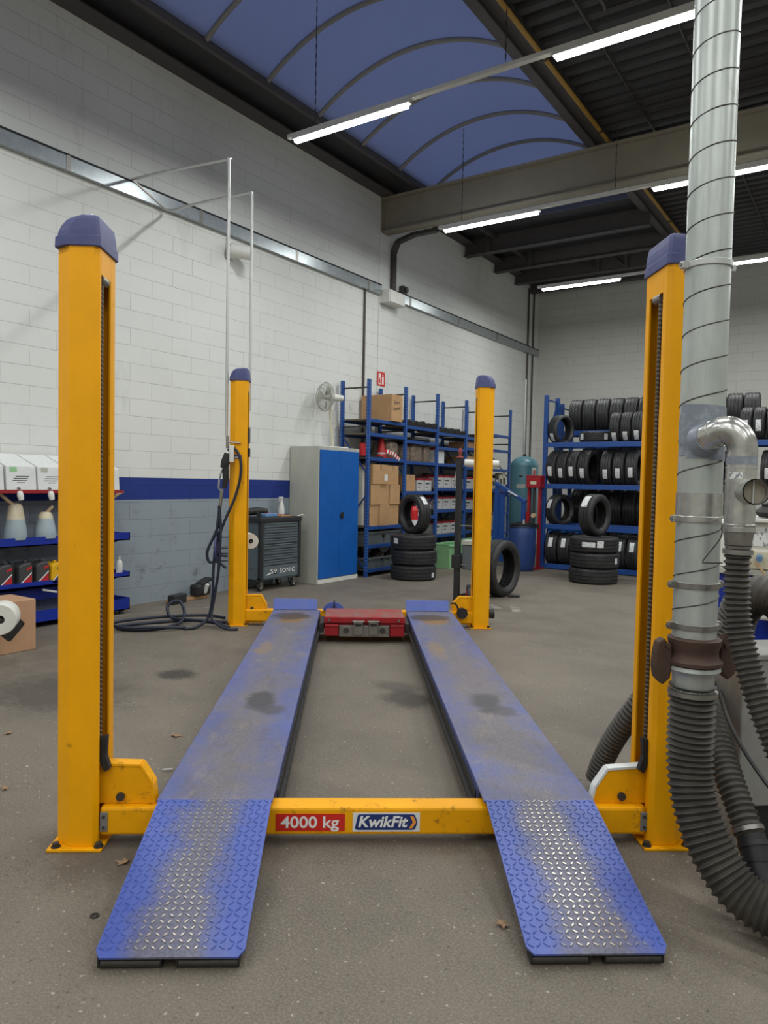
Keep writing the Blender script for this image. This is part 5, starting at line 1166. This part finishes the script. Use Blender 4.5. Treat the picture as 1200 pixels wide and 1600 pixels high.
# both tubs stand on a ledge block between the posts
for t in [o for o in bpy.data.objects if o.name.startswith('blue_tub')]:
    t.location = (-6.72,10.80,t.location.z-0.43)
    m = MB(); m.lathe([(0.10,S),(0.115,0.11),(0.12,0.115),(0.12,0.14),(0,0.142)],24); m.build('tub_body','skyblue',t,smooth=True)
    m = MB(); m.lathe([(0.116,0.03),(0.1175,0.08)],24); m.build('tub_label','label_white',t,smooth=True)
# grey crates low in the first bay
def crate(name,label,x0,x1,y0,y1,z0,z1,mt,group,ribs=5):
    t = T(name,label,'crate',((x0+x1)/2,(y0+y1)/2,z0),0,group); a,b,h=(x1-x0)/2,(y1-y0)/2,z1-z0; w=0.012
    m = MB(); m.box(-a,a,-b,b,S,0.015); m.box(-a,-a+w,-b,b,0.015,h); m.box(a-w,a,-b,b,0.015,h); m.box(-a+w,a-w,-b,-b+w,0.015,h); m.box(-a+w,a-w,b-w,b,0.015,h); m.build('crate_body',mt,t)
    m = MB(); m.box(-a-0.015,a+0.015,-b-0.015,-b,h-0.03,h); m.box(-a-0.015,a+0.015,b,b+0.015,h-0.03,h); m.box(-a-0.015,-a,-b,b,h-0.03,h); m.box(a,a+0.015,-b,b,h-0.03,h); m.build('rim',mt,t,bevel=0.003)
    m = MB()
    for k in range(ribs):
        yy = -b+2*b*(k+0.5)/ribs; m.box(a,a+0.010,yy-0.008,yy+0.008,0.02,h-0.03)
    m.build('ribs',mt,t); return t
crate('plastic_crate','grey plastic crate under the cardboard stack, upper of two',-7.0,-6.57,9.30,10.22,0.50,0.70,'greycrate','grey crates in the first bay')
crate('plastic_crate','grey plastic crate on the lowest shelf of the first bay',-7.0,-6.57,9.30,10.22,0.12,0.29,'greycrate','grey crates in the first bay')
random.seed(5)
for i,(z0,n) in enumerate(((0.53,9),(0.15,9))):
    t = T('metal_parts','assorted dark parts filling the %s grey crate' % ('upper','lower')[i],'parts',(-6.78,9.76,z0)); t['kind']='stuff'
    m = MB(t)
    for k in range(26): m.obox((-6.95+0.34*random.random(),9.35+0.82*random.random(),z0+0.05+0.13*random.random()),0.05+0.1*random.random(),0.05+0.12*random.random(),0.05,Matrix.Rotation(random.random()*3,3,'Z')@Matrix.Rotation(random.random(),3,'X'))
    p_ = m.build('parts_heap','darksteel',t); p_['kind']='stuff'
# green crates on the floor
def gcrate(label,cx,cy,w,l,h,rz):
    t = T('green_crate',label,'crate',(cx,cy,0),rz,'pale green crates on the floor'); m = MB()
    def rg(s,z): return [(sx*w/2*s,sy*l/2*s,z) for sx,sy in ((-1,-1),(1,-1),(1,1),(-1,1))]
    m.loft([rg(0.90,0.002),rg(0.99,h)],cap=False); m.loft([rg(0.93,h),rg(0.85,0.02)],cap=False); m.add(rg(0.90,0.002),[(3,2,1,0)]); m.add(rg(0.85,0.02),[(0,1,2,3)]); m.build('crate_body','green',t,fix=False)
    m = MB()
    for sy in (-1,1): m.box(-w/2-0.01,w/2+0.01,sy*l/2-0.02*sy if sy<0 else l/2-0.02,(sy*l/2+0.02) if sy>0 else -l/2+0.02,h-0.015,h+0.02)
    for sx in (-1,1): m.box(sx*w/2-0.02,sx*w/2+0.02,-l/2,l/2,h-0.015,h+0.02)
    m.build('rim','green',t,bevel=0.006)
    m = MB(); m.tube(smoothpath([(w/2,-0.08,h*0.62),(w/2+0.03,-0.03,h*0.52),(w/2+0.03,0.04,h*0.58),(w/2+0.0,0.1,h*0.5)],5),0.012,8); m.build('latch','black',t)
gcrate('pale green crate on the floor behind the taller stack of tyres',-6.27,11.55,0.42,0.95,0.40,-0.06)
gcrate('pale green crate on the floor by the shelving, behind the rear right post',-6.27,12.75,0.42,1.15,0.42,-0.02)
o = MB().obox((-6.33,13.50,0.15),0.25,0.28,0.296).build('pale_box','skyblue',bevel=0.02); o.data.materials[0]=M['label_white']; tag(o,'small pale blue-white box on the floor left of the blue barrel','box')
# fire extinguisher seen through the standing tyre
t = T('fire_extinguisher','red fire extinguisher showing through the standing tyre','extinguisher',(-6.45,10.5,0.0))
m = MB(t); m.cyl((-6.47,10.49,0.58),(-6.47,10.49,1.02),0.075,22); m.lathe([(0.075,1.02),(0.06,1.07),(0.02,1.10),(0,1.10)],22,Matrix.Translation((-6.47,10.49,0))); m.build('cylinder','redplastic',t,smooth=True)
m = MB(t); m.box(-6.50,-6.44,10.46,10.54,1.10,1.13); m.bar((-6.47,10.49,1.12),(-6.43,10.40,1.16),0.02); m.build('valve_handle','black',t)
m = MB(t); m.box(-6.548,-6.44,10.46,10.54,0.54,0.58); m.build('bracket','black',t)
MB(t).lathe([(0.0758,0.72),(0.0758,0.86)],22,Matrix.Translation((-6.47,10.49,0))).build('label_band','label_white',t,smooth=True)
# tins and small white cartons on the last bays
for k in range(5):
    t = T('parts_carton',['cream carton nearest the rear right post on the last bay','cream carton second from the rear right post on the last bay','dark tall carton between pale ones on the last bay','cream carton right of the dark one on the last bay','cream carton at the far end of the last bay'][k],'carton',(-6.66,13.60+0.17*k,1.39),0,'small cartons on the last bay')
    h = (0.24,0.22,0.27,0.30,0.33)[k]; MB().box(-0.09,0.09,-0.075,0.075,S,h).build('carton_body','tooldark' if k==2 else 'cream',t,bevel=0.004)
    MB().box(0.0905,0.0912,-0.05,0.05,h*0.3,h*0.7).build('print','dark_print' if k!=2 else 'label_white',t)
o = MB().box(-6.70,-6.62,13.62,13.80,1.802,2.14).build('folder_box','wrap',bevel=0.004); tag(o,'brown upright file box right of the rear right post','file box')
for k,(y,z) in enumerate(((13.7,0.9),(13.9,0.9))):
    o = MB().obox((-6.68,y+0.02,z+0.20),0.2,0.02,0.39,Matrix.Rotation(0.12,3,'X')).build('leaning_sheet','label_white' if k==0 else 'greycrate',bevel=0.004); tag(o,('white','grey')[k]+' flat sheet leaning on a shelf of the last bay','sheet'); o.location.z = 0.012

# ------------------------------------------------------------------ tyres
TY = {}
def tyre_mesh(R, w, ri):
    k = (R, w, ri)
    if k in TY: return TY[k]
    h = w/2; g = 0.009
    out = [(ri,h*0.62),(ri+0.012,h*0.80),(ri+0.4*(R-ri),h*0.99),(R-0.045,h*0.97),(R-0.018,h*0.90),(R-0.006,h*0.80)]
    tr = []
    for a, b in ((0.72,0.50),(0.40,0.08),(-0.08,-0.40),(-0.50,-0.72)):
        tr += [(R-0.003 if abs(a)>0.6 or abs(b)>0.6 else R,h*a),(R-0.003 if abs(a)>0.6 or abs(b)>0.6 else R,h*b)]
        if b != -0.72: tr += [(R-g,h*b-0.003),(R-g,h*{0.50:0.40,0.08:-0.08,-0.40:-0.50}[b]+0.003)]
    inn = [(R-0.022,-h*0.72),(R-0.020,0),(R-0.022,h*0.72),(R-0.05,h*0.86),(ri+0.03,h*0.80)]
    prof = out + tr + [(r,-z) for r,z in reversed(out)] + [(ri+0.03,-h*0.80),(R-0.05,-h*0.86)] + inn
    m = MB(); m.lathe(prof,64,closed=True); o = m.build('tyre','tyre',smooth=True); me = o.data; bpy.data.objects.remove(o); TY[k] = me; return me
ST = {}
def sticker(R, parent, ang, zoff=0.0, wid=0.07, ln=0.17, name='paper_label'):
    k = (R, round(zoff,3), wid, ln)
    if k not in ST:
        m = MB(); n = 8; vs = []; A = ln/R
        for z in (zoff-wid/2,zoff+wid/2):
            for i in range(n+1):
                a = -A/2+A*i/n; vs.append(((R+0.002)*math.cos(a),(R+0.002)*math.sin(a),z))
        m.add(vs,[(i,i+1,n+2+i,n+1+i) for i in range(n)]); o = m.build(name,'sticker',smooth=True); ST[k] = o.data; bpy.data.objects.remove(o)
    o = bpy.data.objects.new(name, ST[k]); col.objects.link(o); o.parent = parent; o.rotation_euler = (0,0,ang); o['label'] = 'white printed paper label'; return o
def tyre(label, loc, rot, R=0.31, w=0.21, ri=0.205, stick=None, zoff=0.0, group=None, wid=0.07, ln=0.17):
    o = bpy.data.objects.new('tyre_casing', tyre_mesh(R, w, ri)); col.objects.link(o); o.location = loc; o.rotation_euler = rot
    tag(o, label, 'tyre', group)
    if stick is not None: sticker(R, o, stick, zoff, wid, ln)
    return o
UP = PI/2
# the floor stacks
c1 = Vector((-5.925,9.635,0))
nm = ['bottom','middle','top']
for k in range(3):
    tyre('black tyre lying flat, %s of the three beside the blue shelving' % ['lowest','middle','uppermost'][k],(c1.x+(0,0.01,-0.01)[k],c1.y,0.116+0.232*k),(0,0,0.3*k),0.355,0.228,0.235,None,group='flat tyres beside the shelving')
    o = bpy.data.objects[-1] if False else None
def last_tyre(): return [o for o in col.objects if o.name.startswith('tyre_casing')][-1]
view1 = math.atan2(-c1.y,-c1.x)
ts = [o for o in col.objects if o.name.startswith('tyre_casing')]
sticker(0.355, ts[2], view1-0.6-0.85, 0.02, 0.08, 0.10); sticker(0.355, ts[0], view1+1.0, -0.03, 0.07, 0.06)
v1 = Vector((math.cos(view1),math.sin(view1),0)); r1 = Vector((-v1.y,v1.x,0))      # r1 points right in the picture
ax = (v1*0.60 - r1*0.80).normalized()
o = tyre('black tyre standing upright on the stack beside the blue shelving',(c1.x+r1.x*0.0,c1.y+r1.y*0.0,0.696+0.306),(0,UP,math.atan2(ax.y,ax.x)),0.312,0.215,0.205,group=None)
def sangle(o, d):        # angle on the tread that faces the world direction d
    l = o.rotation_euler.to_matrix().inverted() @ Vector(d); return math.atan2(l.y,l.x)
sticker(0.312,o,sangle(o,r1*0.75+Vector((0,0,0.62))+v1*0.2),-0.01,0.075,0.16)
c2 = Vector((-3.615,11.215,0)); view2 = math.atan2(-c2.y,-c2.x); v2 = Vector((math.cos(view2),math.sin(view2),0)); r2 = Vector((-v2.y,v2.x,0))
st2 = []
for k in range(3):
    st2.append(tyre('black winter tyre lying flat, %s of the three before the tyre rack' % ['lowest','middle','uppermost'][k],(c2.x+(0,0.012,0)[k]*1,c2.y,0.119+0.238*k),(0,0,0.5*k),0.372,0.236,0.25,None,group='flat winter tyres before the rack'))
sticker(0.372,st2[2],sangle(st2[2],v2*1.0-r2*0.22),0.01,0.075,0.20); sticker(0.372,st2[2],sangle(st2[2],v2+r2*0.26),0.02,0.10,0.10); sticker(0.372,st2[1],sangle(st2[1],v2*0.55+r2*0.9),0.0,0.09,0.06)
ax = (v2*0.50 + r2*0.86).normalized()
o = tyre('black winter tyre standing upright on the stack before the tyre rack',(c2.x,c2.y,0.714+0.325),(0,UP,math.atan2(ax.y,ax.x)),0.33,0.23,0.21)
sticker(0.33,o,sangle(o,-r2*0.62+v2*0.55+Vector((0,0,0.75))),-0.02,0.10,0.22)
c3 = Vector((-4.135,8.93,0)); vv = math.atan2(-c3.y,-c3.x); v3 = Vector((math.cos(vv),math.sin(vv),0)); r3 = Vector((-v3.y,v3.x,0)); ax = (v3*0.50+r3*0.86).normalized()
o = tyre('large black tyre standing on the floor behind the rear right post',(c3.x,c3.y,0.376),(0,UP,math.atan2(ax.y,ax.x)),0.375,0.25,0.255)
o = MB().prism([(c3.x+0.15,c3.y-0.06),(c3.x+0.27,c3.y+0.03),(c3.x+0.26,c3.y+0.08),(c3.x+0.15,c3.y+0.02)],0.001,0.028,'z').build('wheel_chock','black',bevel=0.004); tag(o,'flat black wedge on the floor beside the big standing tyre','chock')

# the tyre rack
tr = T('tyre_rack','blue tyre rack of four levels in front of the back wall','rack',(-2.2,12.9,0))
def rackframe(xs, yf, yb, levels, top):
    for x in xs:
        for y in (yf, yb):
            m = MB(tr).box(x-0.035,x+0.035,y-0.03,y+0.03,0,top); m.cur = 1; z = 0.1
            while z < top-0.05: m.box(x-0.018,x-0.010,y-0.0308,y-0.0302,z,z+0.02); m.box(x+0.010,x+0.018,y-0.0308,y-0.0302,z,z+0.02); z += 0.05
            m.build('post',['rackblue','tooldark'],tr)
        for ya_, za_, yb_, zb_ in ((yf,0.3,yb,1.2),(yb,1.3,yf,2.1),(yf,2.2,yb,top-0.1),(yf,top-0.08,yb,top-0.08)): MB(tr).bar((x,ya_,za_),(x,yb_,zb_),0.025,0.02).build('brace','rackblue',tr)
    for a, b in zip(xs, xs[1:]):
        for z in levels:
            for y in (yf, yb): MB(tr).box(a+0.036,b-0.036,y-0.02,y+0.02,z-0.085,z).build('beam','rackblue',tr,bevel=0.004)
RX = [-4.92,-2.62,-0.32]
rackframe(RX,12.39,12.92,(0.10,0.80,1.515,2.245),3.08)
rackframe([-4.92,-2.62,-0.32],13.16,13.69,(0.10,0.80,1.60,2.50),3.00)
for x in (-4.80,-4.55,-4.30):
    m = MB(tr); m.box(x-0.05,x+0.03,12.42,12.90,0.66,0.715); m.build('tyre_hook','doorblue',tr,bevel=0.004)
YT = 12.655
def rack_tyre(label, xc, z, R, w, yaw=0.0, stick=True, y=YT, low=0.35, group='tyres on the rack', ri=None):
    o = tyre(label,(xc,y,z+R-0.035),(0,UP,yaw),R,w,ri or R*0.66,None,group=group)
    if stick: sticker(R,o,sangle(o,(0.12,-1.0,-low)),0.0,0.075,0.17)
    return o
LB = 'tyre rack'
rack_tyre('tyre at the left end of the rack top shelf, turned to show its opening',-4.72,2.245,0.265,0.20,-0.35,True,12.60,0.6,ri=0.19)
tyre('black tyre lying flat on the rack top shelf between upright ones',(-4.10,12.66,2.245+0.095),(0,0,0.4),0.29,0.18,0.19,group='tyres on the rack')
o = last_tyre(); sticker(0.29,o,sangle(o,(-0.80,-1,0)),0,0.10,0.09); sticker(0.29,o,sangle(o,(1.0,-0.8,0)),0,0.10,0.07)
for k,(xc,n) in enumerate(((-3.72,'first'),(-3.535,'second'),(-3.35,'third'))):
    rack_tyre('labelled tyre on rack top shelf, %s left of the front right post' % n,xc,2.245,0.272,0.175,0.05,True,12.60,0.75-0.08*k)
for k,xc in enumerate((-4.70,-4.45,-4.20,-3.95,-3.70,-3.45)):
    rack_tyre('unlabelled tyre high on the rear rack, %s from its left end' % ['first','second','third','fourth','fifth','sixth'][k],xc,2.50,0.315,0.243,0.12,False,13.42,group='tyres high on the rear rack')
for k,xc in enumerate((-2.28,-2.02,-1.765)):
    rack_tyre('unlabelled tyre high on the rear rack right of the duct, %s of three' % ['leftmost','middle','rightmost'][k],xc,2.50,0.31,0.247,0.1,False,13.42,group='tyres high on the rear rack')
for k,xc in enumerate((-1.71,-1.53,-1.345)):
    rack_tyre('labelled tyre on the rack top shelf right of the duct, %s of three' % ['leftmost','middle','rightmost'][k],xc,2.245,0.275,0.175,0.0,True,12.60,0.10)
for k,xc in enumerate((-4.775,-4.585,-4.395,-4.20)):
    rack_tyre('labelled tyre on the rack second shelf down, %s of four at left' % ['first','second','third','fourth'][k],xc,1.515,0.315,0.185 if k<3 else 0.20,-0.08,True,12.62,0.20+0.1*(k==1 or k==3))
for k,xc in enumerate((-3.84,-3.63,-3.42)):
    rack_tyre('labelled tyre on the rack second shelf down, %s near the post' % ['first','second','third'][k],xc,1.515,0.315,0.195,0.05,True,12.62,0.35-0.06*k)
for k,xc in enumerate((-2.10,-1.86,-1.38)):
    rack_tyre('%s tyre on the rack second shelf down, right of the duct' % ['leftmost','middle','rightmost'][k],xc,1.515,0.31,0.21,0.0,k==2,12.62,0.2)
o = rack_tyre('dark tyre at the left end of the third shelf, turned to the right',-4.70,0.80,0.285,0.215,-0.42,False,12.60)
sticker(0.285,o,sangle(o,(-0.2,-1,0.45)),0.0,0.085,0.17)
for k,xc in enumerate((-4.62,-4.38,-4.14,-3.90,-3.66,-3.42)):
    rack_tyre('dark tyre deep on the rear rack third level, %s from left' % ['first','second','third','fourth','fifth','sixth'][k],xc,0.80,0.335,0.235,0.08,False,13.42,group='dark tyres deep in the rear rack')
for k,xc in enumerate((-4.44,-4.20,-3.96,-3.72,-3.48)):
    rack_tyre('dark tyre on the rear rack behind the labelled row, %s from left' % ['first','second','third','fourth','fifth'][k],xc,1.60,0.335,0.235,0.08,False,13.42,group='dark tyres deep in the rear rack')
for k,xc in enumerate((-4.62,-4.38,-4.14,-3.90,-3.66,-3.42)):
    rack_tyre('dark tyre deep on the rear rack lowest level, %s from left' % ['first','second','third','fourth','fifth','sixth'][k],xc,0.10,0.335,0.235,0.08,False,13.42,group='dark tyres deep in the rear rack')
for k,xc in enumerate((-4.775,-4.54,-4.305,-3.57,-3.36)):
    rack_tyre('labelled tyre on the lowest rack shelf, %s from the left' % ['first','second','third','fourth','fifth'][k],xc,0.10,0.30,0.225 if k<3 else 0.19,0.06,k!=2,12.61,-0.45)

# ------------------------------------------------------------------ corner equipment
t = T('air_tank','tall teal compressed air tank behind the red press, by the far corner','tank',(-5.91,13.79,0))
m = MB(); R = 0.275
m.lathe([(0.0,2.06)]+[(R*math.sin(a),1.86+0.20*math.cos(a)) for a in [i*PI/2/8 for i in range(1,9)]]+[(R,1.0),(R,0.35),(R*0.8,0.22),(0.0,0.16)],36); m.build('vessel','tealtank',t,smooth=True)
m = MB(); m.lathe([(R+0.003,1.845),(R+0.003,1.86)],36); m.lathe([(R+0.003,0.40),(R+0.003,0.415)],36); m.build('weld_band','tealtank',t,smooth=True)
m = MB()
for k in range(3):
    a = k*2*PI/3; m.bar((0.2*math.cos(a),0.2*math.sin(a),0.3),(0.24*math.cos(a),0.24*math.sin(a),0),0.05)
m.build('leg','tealtank',t)
MB().cyl((0,0.0,2.05),(0,0.0,2.10),0.035,14).build('outlet','black',t,smooth=True)
vt = math.atan2(-13.79,5.91); 
def tankpatch(name, a0, a1, z0, z1, mt, tilt=0.0):
    m = MB(); n = 8; vs = []
    for z in (z0,z1):
        for i in range(n+1):
            a = vt+a0+(a1-a0)*i/n; vs.append(((R+0.0025)*math.cos(a),(R+0.0025)*math.sin(a),z+tilt*i/n))
    m.add(vs,[(i,i+1,n+2+i,n+1+i) for i in range(n)]); m.build(name,mt,t)
tankpatch('plate',-0.55,0.1,1.42,1.50,'cabgrey'); tankpatch('sticker',0.55,0.95,1.60,1.83,'label_white'); tankpatch('sticker_mark',0.65,0.93,1.66,1.77,'redlabel',0.02); tankpatch('handle_mark',-0.35,-0.1,1.64,1.67,'black')
tankpatch('warning_sign',-0.1,0.35,0.72,0.95,'redlabel')
o = MB().cyl((-5.93,13.79,2.105),(-5.93,13.79,3.6),0.02,10).build('tank_pipe','pvc',smooth=True); tag(o,'thin pipe rising from the top of the teal tank','pipe')
t = T('plastic_barrel','blue plastic barrel with dark rim in front of the teal tank','barrel',(-5.08,11.84,0))
m = MB(); m.lathe([(0.19,0.002),(0.205,0.02),(0.222,0.12),(0.237,0.35),(0.237,0.55),(0.222,0.72),(0.20,0.785),(0.195,0.80),(0.0,0.80)],36); m.build('drum','barrel',t,smooth=True)
m = MB(); m.lathe([(0.195,0.785),(0.222,0.79),(0.225,0.815),(0.205,0.82),(0.195,0.80)],36,closed=True); m.build('rim','black',t,smooth=True)
m = MB(); m.lathe([(0.215,0.75),(0.224,0.757),(0.215,0.765)],36); m.build('clamp_ring','black',t,smooth=True)
t = T('lid_clutter','dark bottle and fittings lying on the blue barrel lid','fittings',(-5.05,11.82,0.801))
m = MB(); m.lathe([(0.035,S),(0.03,0.05),(0.012,0.09),(0.0,0.095)],14); m.build('flask','steel',t,smooth=True)
m = MB(); m.obox((0.09,0.06,0.03),0.08,0.06,0.055); m.obox((-0.1,0.05,0.02),0.09,0.05,0.035); m.build('fitting','black',t,bevel=0.01)
t = T('spring_press','red framed spring press beside the left end of the tyre rack','press',(-5.03,12.24,0))
m = MB(); m.box(-0.13,0.13,-0.10,0.12,1.44,1.63); m.build('head','red',t,bevel=0.006)
m = MB(); m.box(-0.135,0.135,-0.105,0.125,1.63,1.655); m.build('head_cover','red',t,bevel=0.004)
for x in (-0.115,0.085):
    m = MB(); m.box(x-0.02,x+0.02,-0.02,0.06,0.03,1.44); m.build('upright','red',t,bevel=0.003)
MB().box(-0.15,0.15,-0.15,0.15,0.0,0.03).build('base','red',t,bevel=0.004)
MB().box(-0.12,0.10,-0.05,0.06,0.72,0.80).build('cross_head','black',t,bevel=0.006)
MB().cyl((-0.02,0.02,0.80),(-0.02,0.02,1.44),0.022,14).build('spindle','darksteel',t,smooth=True)
MB().box(-0.05,0.06,-0.104,-0.1005,1.50,1.55).build('maker_plate','cream',t)
MB().cyl((0.02,-0.12,0.95),(0.02,-0.05,0.95),0.04,14).build('valve','amber',t,smooth=True)
t = T('inflation_cage','deep blue steel frame with slanting top edge left of the red press','frame',(-5.50,12.24,0))
m = MB(); m.prism([(-0.35,0.0),(-0.25,0.0),(-0.22,1.50),(-0.30,1.52)],-0.02,0.02,'y'); m.prism([(0.22,0.0),(0.30,0.0),(0.30,1.18),(0.22,1.20)],-0.02,0.02,'y'); m.build('upright','rackblue',t,bevel=0.004)
for a_, b_, w_ in (((-0.30,0,1.51),(0.30,0,1.18),0.07),((-0.3,0.0,0.5),(0.28,0.0,0.5),0.05),((-0.3,0.0,0.1),(0.28,0.0,0.1),0.05)): MB().bar(a_,b_,w_,w_*0.9).build('rail','rackblue',t,bevel=0.004)
m = MB(); m.box(-0.25,-0.12,0.02,0.05,0.1,1.30); m.build('side_plate','rackblue',t,bevel=0.004)
m = MB(); m.bar((-0.02,-0.04,1.37),(0.16,-0.04,1.28),0.05,0.02); m.build('white_strap','label_white',t)
MB().cyl((0.0,-0.045,1.31),(0.0,-0.02,1.31),0.02,10).build('bolt','steel',t)
# hand truck with mast, lever and wheel next to the rear right post
t = T('tyre_lifter','black mast lifter on red-hubbed wheels beside the rear right post','lifter',(-4.19,7.95,0))
m = MB(t); m.box(-4.262,-4.198,7.87,7.93,0.02,1.80); m.build('mast','tooldark',t,bevel=0.005)
m = MB(t); m.box(-4.290,-4.180,7.855,7.945,0.46,0.62); m.build('carriage_sleeve','tooldark',t,bevel=0.006)
m = MB(t); m.box(-4.19,-3.90,7.93,8.12,0.44,0.74); m.build('power_box','greycrate',t,bevel=0.015)
m = MB(t); m.box(-4.19,-3.92,7.92,8.10,0.745,0.80); m.build('top_shelf','cabgrey',t,bevel=0.006)
m = MB(t); m.tube(smoothpath([(-4.235,7.895,1.48),(-4.275,7.875,1.44),(-4.262,7.88,1.62),(-4.235,7.89,1.79),(-4.20,7.90,1.815)],6),0.009,8); m.build('crank_lever','chrome',t,smooth=True)
m = MB(t); m.lathe([(0.0,0.0),(0.042,0.004),(0.042,0.014),(0.014,0.024),(0.012,0.045),(0.022,0.065),(0.022,0.10),(0.010,0.125),(0,0.125)],16,Matrix.Translation((-4.222,7.895,1.80))); m.build('grip','grip',t,smooth=True)
for yo, nm_ in ((0.03,'wheel'),(0.30,'wheel')):
    w_ = MB(t).cyl((-4.135,7.955+yo,0.127),(-4.085,7.985+yo,0.127),0.125,26).build('wheel','tooldark',t,smooth=True,bevel=0.012)
    MB(t).cyl((-4.09+0.0,7.935+yo,0.127),(-4.075,7.992+yo,0.127),0.055,18).build('wheel_hub','redplastic',w_,smooth=True)
    MB(t).cyl((-4.142,7.950+yo,0.127),(-4.080,7.988+yo,0.127),0.056,18).build('wheel_hub','redplastic',w_,smooth=True)
m = MB(t); m.cyl((-4.20,7.92,0.127),(-4.05,8.30,0.127),0.015,10); m.box(-4.26,-4.20,7.90,8.35,0.03,0.07); m.build('axle','darksteel',t)
m = MB(t); m.cyl((-4.17,7.91,1.745),(-3.80,8.10,1.735),0.042,20); m.build('roll_bar','white_plastic',t,smooth=True,bevel=0.006)
for z in (0.98,0.5): MB(t).bar((-4.20,7.90,z),(-4.02,7.98,z),0.012).build('rod','steel',t)

# ------------------------------------------------------------------ bits on the floor
random.seed(21)
def leaf(label, x, y, s, rz):
    m = MB(); pts = []
    for k in range(10):
        a = 2*PI*k/10; r = s*(1.0 if k%2==0 else 0.45); pts.append((r*math.cos(a),r*0.7*math.sin(a),0.004+0.012*random.random()))
    n = 10; vs = pts+[(0,0,0.010)]+[(p[0],p[1],p[2]-0.0015) for p in pts]+[(0,0,0.0085)]
    m.add(vs,[(k,(k+1)%n,n) for k in range(n)]+[((k+1)%n+n+1,k+n+1,2*n+1) for k in range(n)]+[(k,k+n+1,(k+1)%n+n+1,(k+1)%n) for k in range(n)])
    o = m.build('dry_leaf','leaf'); o.location=(x,y,0); o.rotation_euler=(0,0,rz); tag(o,label,'leaf','dry leaves on the floor')
leaf('dry brown leaf on the floor left of the left runway',-3.309,2.80,0.045,0.4)
leaf('dry brown leaf between the front left post and the left ramp',-2.365,1.75,0.035,1.2)
leaf('dry brown leaf on the floor at the left edge of the picture',-4.10,2.25,0.035,2.0)
leaf('dark dry leaf on the floor left of the front left post base',-3.383,1.84,0.03,2.6)
leaf('dry brown leaf on the floor just left of the right ramp foot',-0.995,2.244,0.032,0.2)
leaf('small dry leaf on the floor under the front crossbeam, left part',-1.90,2.55,0.025,0.9)
o = MB().obox((-2.945,2.44,0.006),0.05,0.022,0.011,Matrix.Rotation(0.8,3,'Z')).build('foil_scrap','chrome'); tag(o,'small shiny scrap on the floor beside the left runway','scrap')
m = MB(); m.lathe([(0.007,0.001),(0.0155,0.001),(0.0155,0.004),(0.007,0.004)],18,closed=True); o = m.build('rubber_washer','washer',smooth=True); o.location=(-2.152,1.478,0); tag(o,'small black washer on the floor left of the left ramp','washer')

# ------------------------------------------------------------------ world, camera, view
wd = bpy.data.worlds.new('dusk_sky'); bpy.context.scene.world = wd; wd.use_nodes = True
bg = wd.node_tree.nodes['Background']; bg.inputs['Color'].default_value = (0.19,0.245,0.49,1); bg.inputs['Strength'].default_value = 0.56
cam = bpy.data.cameras.new('camera'); co = bpy.data.objects.new('camera', cam); col.objects.link(co)
f, yaw, pitch, roll = 1141.525, 0.593159936, 0.0419992474, -0.0200061149
cy_, sy_ = math.cos(yaw), math.sin(yaw)
F = Vector((-sy_*math.cos(pitch), cy_*math.cos(pitch), -math.sin(pitch))); r = Vector((cy_,sy_,0)); d = F.cross(r)
Rv = r*math.cos(roll)+d*math.sin(roll); Dv = -r*math.sin(roll)+d*math.cos(roll)
mw = Matrix((Rv, -Dv, -F)).transposed().to_4x4(); mw.translation = (0,0,1.5); co.matrix_world = mw
cam.sensor_fit = 'VERTICAL'; cam.sensor_height = 36.0; cam.lens = 36.0*f/1600.0; cam.clip_end = 100; cam.clip_start = 0.05
sc = bpy.context.scene; sc.camera = co
vs_ = sc.view_settings; vs_.view_transform = 'Standard'; vs_.look = 'None'; vs_.gamma = 1.0; vs_.use_curve_mapping = False; vs_.exposure = 0.0
sc.display_settings.display_device = 'sRGB'
